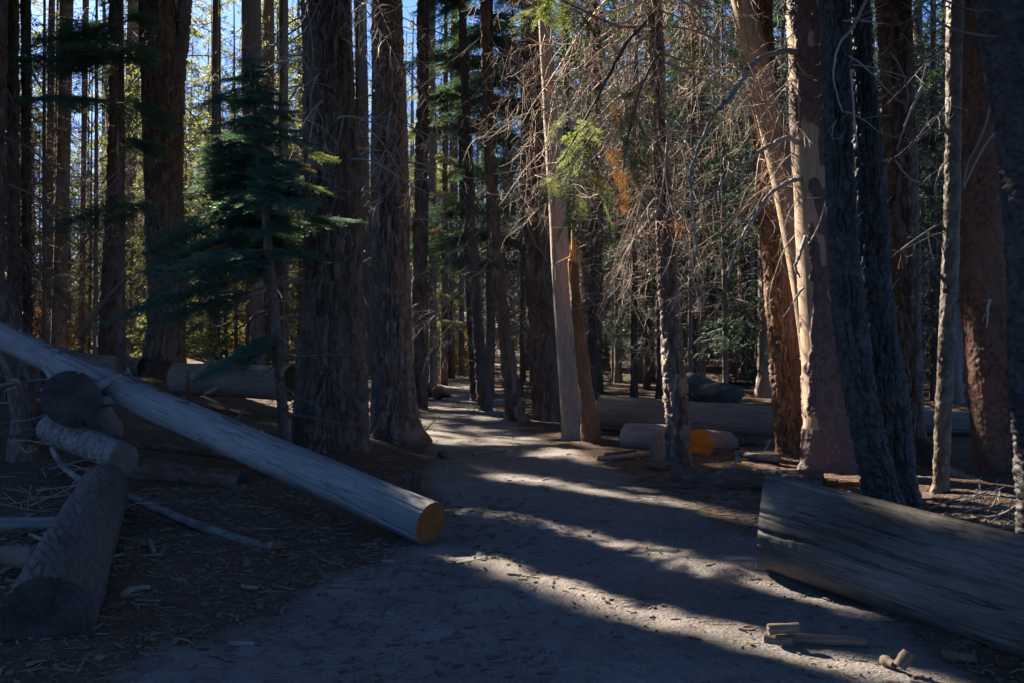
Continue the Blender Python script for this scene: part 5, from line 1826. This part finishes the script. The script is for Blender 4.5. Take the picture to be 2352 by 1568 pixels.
for i in range(44):        # the pile at the left edge
    u, v = g_.uniform(-40, 130), g_.uniform(870, 1340)
    Y = F * EYE / (v - VH) * .96
    Y = min(Y, 10.3)
    L_ = g_.uniform(.25, 1.0)
    a = at(u, v, Y)
    an = g_.uniform(-1.3, 1.5)
    b = a + np.array([math.cos(an), math.sin(an) * .8, g_.normal(0, .10)]) * L_
    zlo = gz(*b[:2]) + .01
    b[2] = max(b[2], zlo)
    a[2] = max(a[2], gz(*a[:2]) + .01)
    r_ = g_.uniform(.006, .022)
    c = (a + b) / 2
    V, q, t = tube(smooth_path([a - c, g_.normal(0, .03, 3), b - c], 8), np.linspace(r_, r_ * .5, 8), 6)
    tag(Geo().add(V, q, t).build('stick', [M['stick']], loc=tuple(c)), ('thick ' if r_ > .014 else 'thin ') + ('long' if L_ > .6 else 'short') + ' grey stick in the left pile ' + ('beside the dark round log face' if v < 1030 else ('near the pale ended log' if v < 1180 else 'beside the cracked log')), 'stick', 'sticks in the pile at the left edge')
for i in range(14):        # looping twigs by the pile and by the right log
    near = i < 8
    u, v = (g_.uniform(60, 260), g_.uniform(1090, 1230)) if near else (g_.uniform(2120, 2345), g_.uniform(1130, 1205))
    Y = F * (EYE - .05) / (v - VH)
    p = at(u, v, Y)
    p[2] = gz(p[0], p[1]) + .03
    G = dead_limb_geo(1000 + i, L=.5, nside=3, sub=1, r0=.007, grav=.1, curl=2.2, rmin=.003)
    o = G.build('curled_twig', [M['dead_tan']], loc=tuple(p))
    o.rotation_euler = (0, 0, g_.uniform(0, 6.28))
    tag(o, 'thin curled twig beside the branch pile' if near else 'thin curled sunlit twig behind the huge weathered log', 'twig', 'curled twigs by the pile' if near else 'curled twigs behind the big log')

# dark red dried flower stalk behind the silver log
p = at(432, 960, 12.6)
t_ = empty('red_flower_stalk', tuple(p))
tag(t_, 'dark red dried flower stalk standing behind the silver log', 'plant')
P = np.array([[0, 0, -.6], [0.005, 0, .1], [.0, 0, .35], [.004, 0, .62]])
V, q, t = tube(smooth_path(P, 14), np.linspace(.011, .005, 14), 5)
Geo().add(V, q, t).build('stem', [M['plant_red']], t_)
G = Geo()
for i in range(90):
    z = .12 + .5 * g_.random()
    d = g_.standard_normal(3)
    d /= np.linalg.norm(d)
    c = np.array([0, 0, z]) + d * [.022, .022, 0]
    V, q, t = tube(np.array([c, c + d * .012 - [0, 0, .008]]), [.007, .004], 4)
    G.add(V, q, t)
G.build('seed_head', [M['plant_red']], t_)

# ------------------------------------------------------------------ litter of twigs, bark chips and needles
def litter(name, n, region, lmin, lmax, rmin, rmax, mat, seed, label, box=None):
    g = np.random.default_rng(seed)
    y = np.exp(g.uniform(math.log(region[2]), math.log(region[3]), n))
    x = g.uniform(-1, 1, n) * (0.57 * y + 0.8)
    if box:
        x, y = g.uniform(box[0], box[1], n), g.uniform(box[2], box[3], n)
    sd, dl, dr = path_sd(x, y)
    cl = fbm(x * .9, y * .9, 0, 3, seed)
    p = np.where(sd > 0.15, 1.0, region[4]) * np.clip(.35 + 1.5 * cl + .4, .05, 1)
    k = g.random(n) < p
    x, y = x[k], y[k]
    n = len(x)
    ln = (lmin + (lmax - lmin) * g.random(n) ** 2.5)
    r = rmin + (rmax - rmin) * g.random(n) ** 2
    an = g.uniform(0, 2 * math.pi, n)
    d = np.stack([np.cos(an), np.sin(an)], 1)
    bend = g.normal(0, .14, n) * ln
    t = np.array([-.5, 0.0, .5])
    C = np.stack([x, y], 1)
    pts = C[:, None, :] + d[:, None, :] * (ln[:, None] * t[None, :])[:, :, None]
    pts[:, 1, :] += np.stack([-d[:, 1], d[:, 0]], 1) * bend[:, None]
    zz = ground_z(pts[:, :, 0], pts[:, :, 1]) + r[:, None] * .6 + np.abs(g.normal(0, .35, (n, 3))) * r[:, None]
    P = np.concatenate([pts, zz[:, :, None]], 2)
    sd_ = np.stack([-d[:, 1], d[:, 0], 0 * x], 1)
    flat = np.where(g.random(n) < .4, 2.2, 1.0)
    th = np.arange(4) * math.pi / 2 + .6
    V = P[:, :, None, :] + (np.cos(th)[None, None, :, None] * sd_[:, None, None, :] * (r * flat)[:, None, None, None]) \
        + (np.sin(th)[None, None, :, None] * np.array([0, 0, 1.0]) * (r / flat)[:, None, None, None])
    V = V.reshape(-1, 3)
    b = np.arange(n)[:, None, None] * 12
    i = np.arange(2)[None, :, None] * 4
    j = np.arange(4)[None, None, :]
    jj = (j + 1) % 4
    q = np.stack([b + i + j, b + i + jj, b + i + 4 + jj, b + i + 4 + j], -1).reshape(-1, 4)
    cap = np.concatenate([np.arange(n)[:, None] * 12 + np.array([[3, 2, 1, 0]]), np.arange(n)[:, None] * 12 + np.array([[8, 9, 10, 11]])])
    o = Geo().add(V, q=np.vstack([q, cap])).build(name, [M[mat]], smooth=False)
    tag(o, label, None, None, 'stuff')


litter('twig_litter', 19000, (0, 0, 2.6, 26, .28), .015, .17, .001, .0048, 'chip_pale', 1, 'pale twigs strewn over the forest floor')
litter('bark_litter', 17000, (0, 0, 2.6, 22, .30), .012, .075, .002, .009, 'chip', 2, 'brown bark chips and cone scales strewn over the forest floor')
litter('sunlit_twig_litter', 2600, (0, 0, 2.6, 26, .5), .05, .34, .0015, .006, 'chip_pale', 4, 'pale twigs thick on the ground by the dark bark covered log', (1.2, 3.4, 7.6, 11.2))
litter('broken_twig_litter', 2600, (0, 0, 2.6, 26, .5), .06, .45, .0018, .007, 'chip_pale', 5, 'broken twigs thick on the ground behind the huge weathered log', (2.9, 5.6, 6.2, 9.6))
litter('bark_chip_litter', 2500, (0, 0, 2.6, 26, .6), .03, .14, .004, .013, 'chip_pale', 6, 'bark chips scattered over the left floor', (-3.6, 0.2, 3.2, 9.5))
litter('pebble_litter', 5000, (0, 0, 2.6, 20, .9), .006, .03, .003, .008, 'chip_pale', 3, 'small pebbles and crumbs on the trail')

for o in list(bpy.data.objects):
    if o.type == 'EMPTY' and not o.children:
        bpy.data.objects.remove(o)
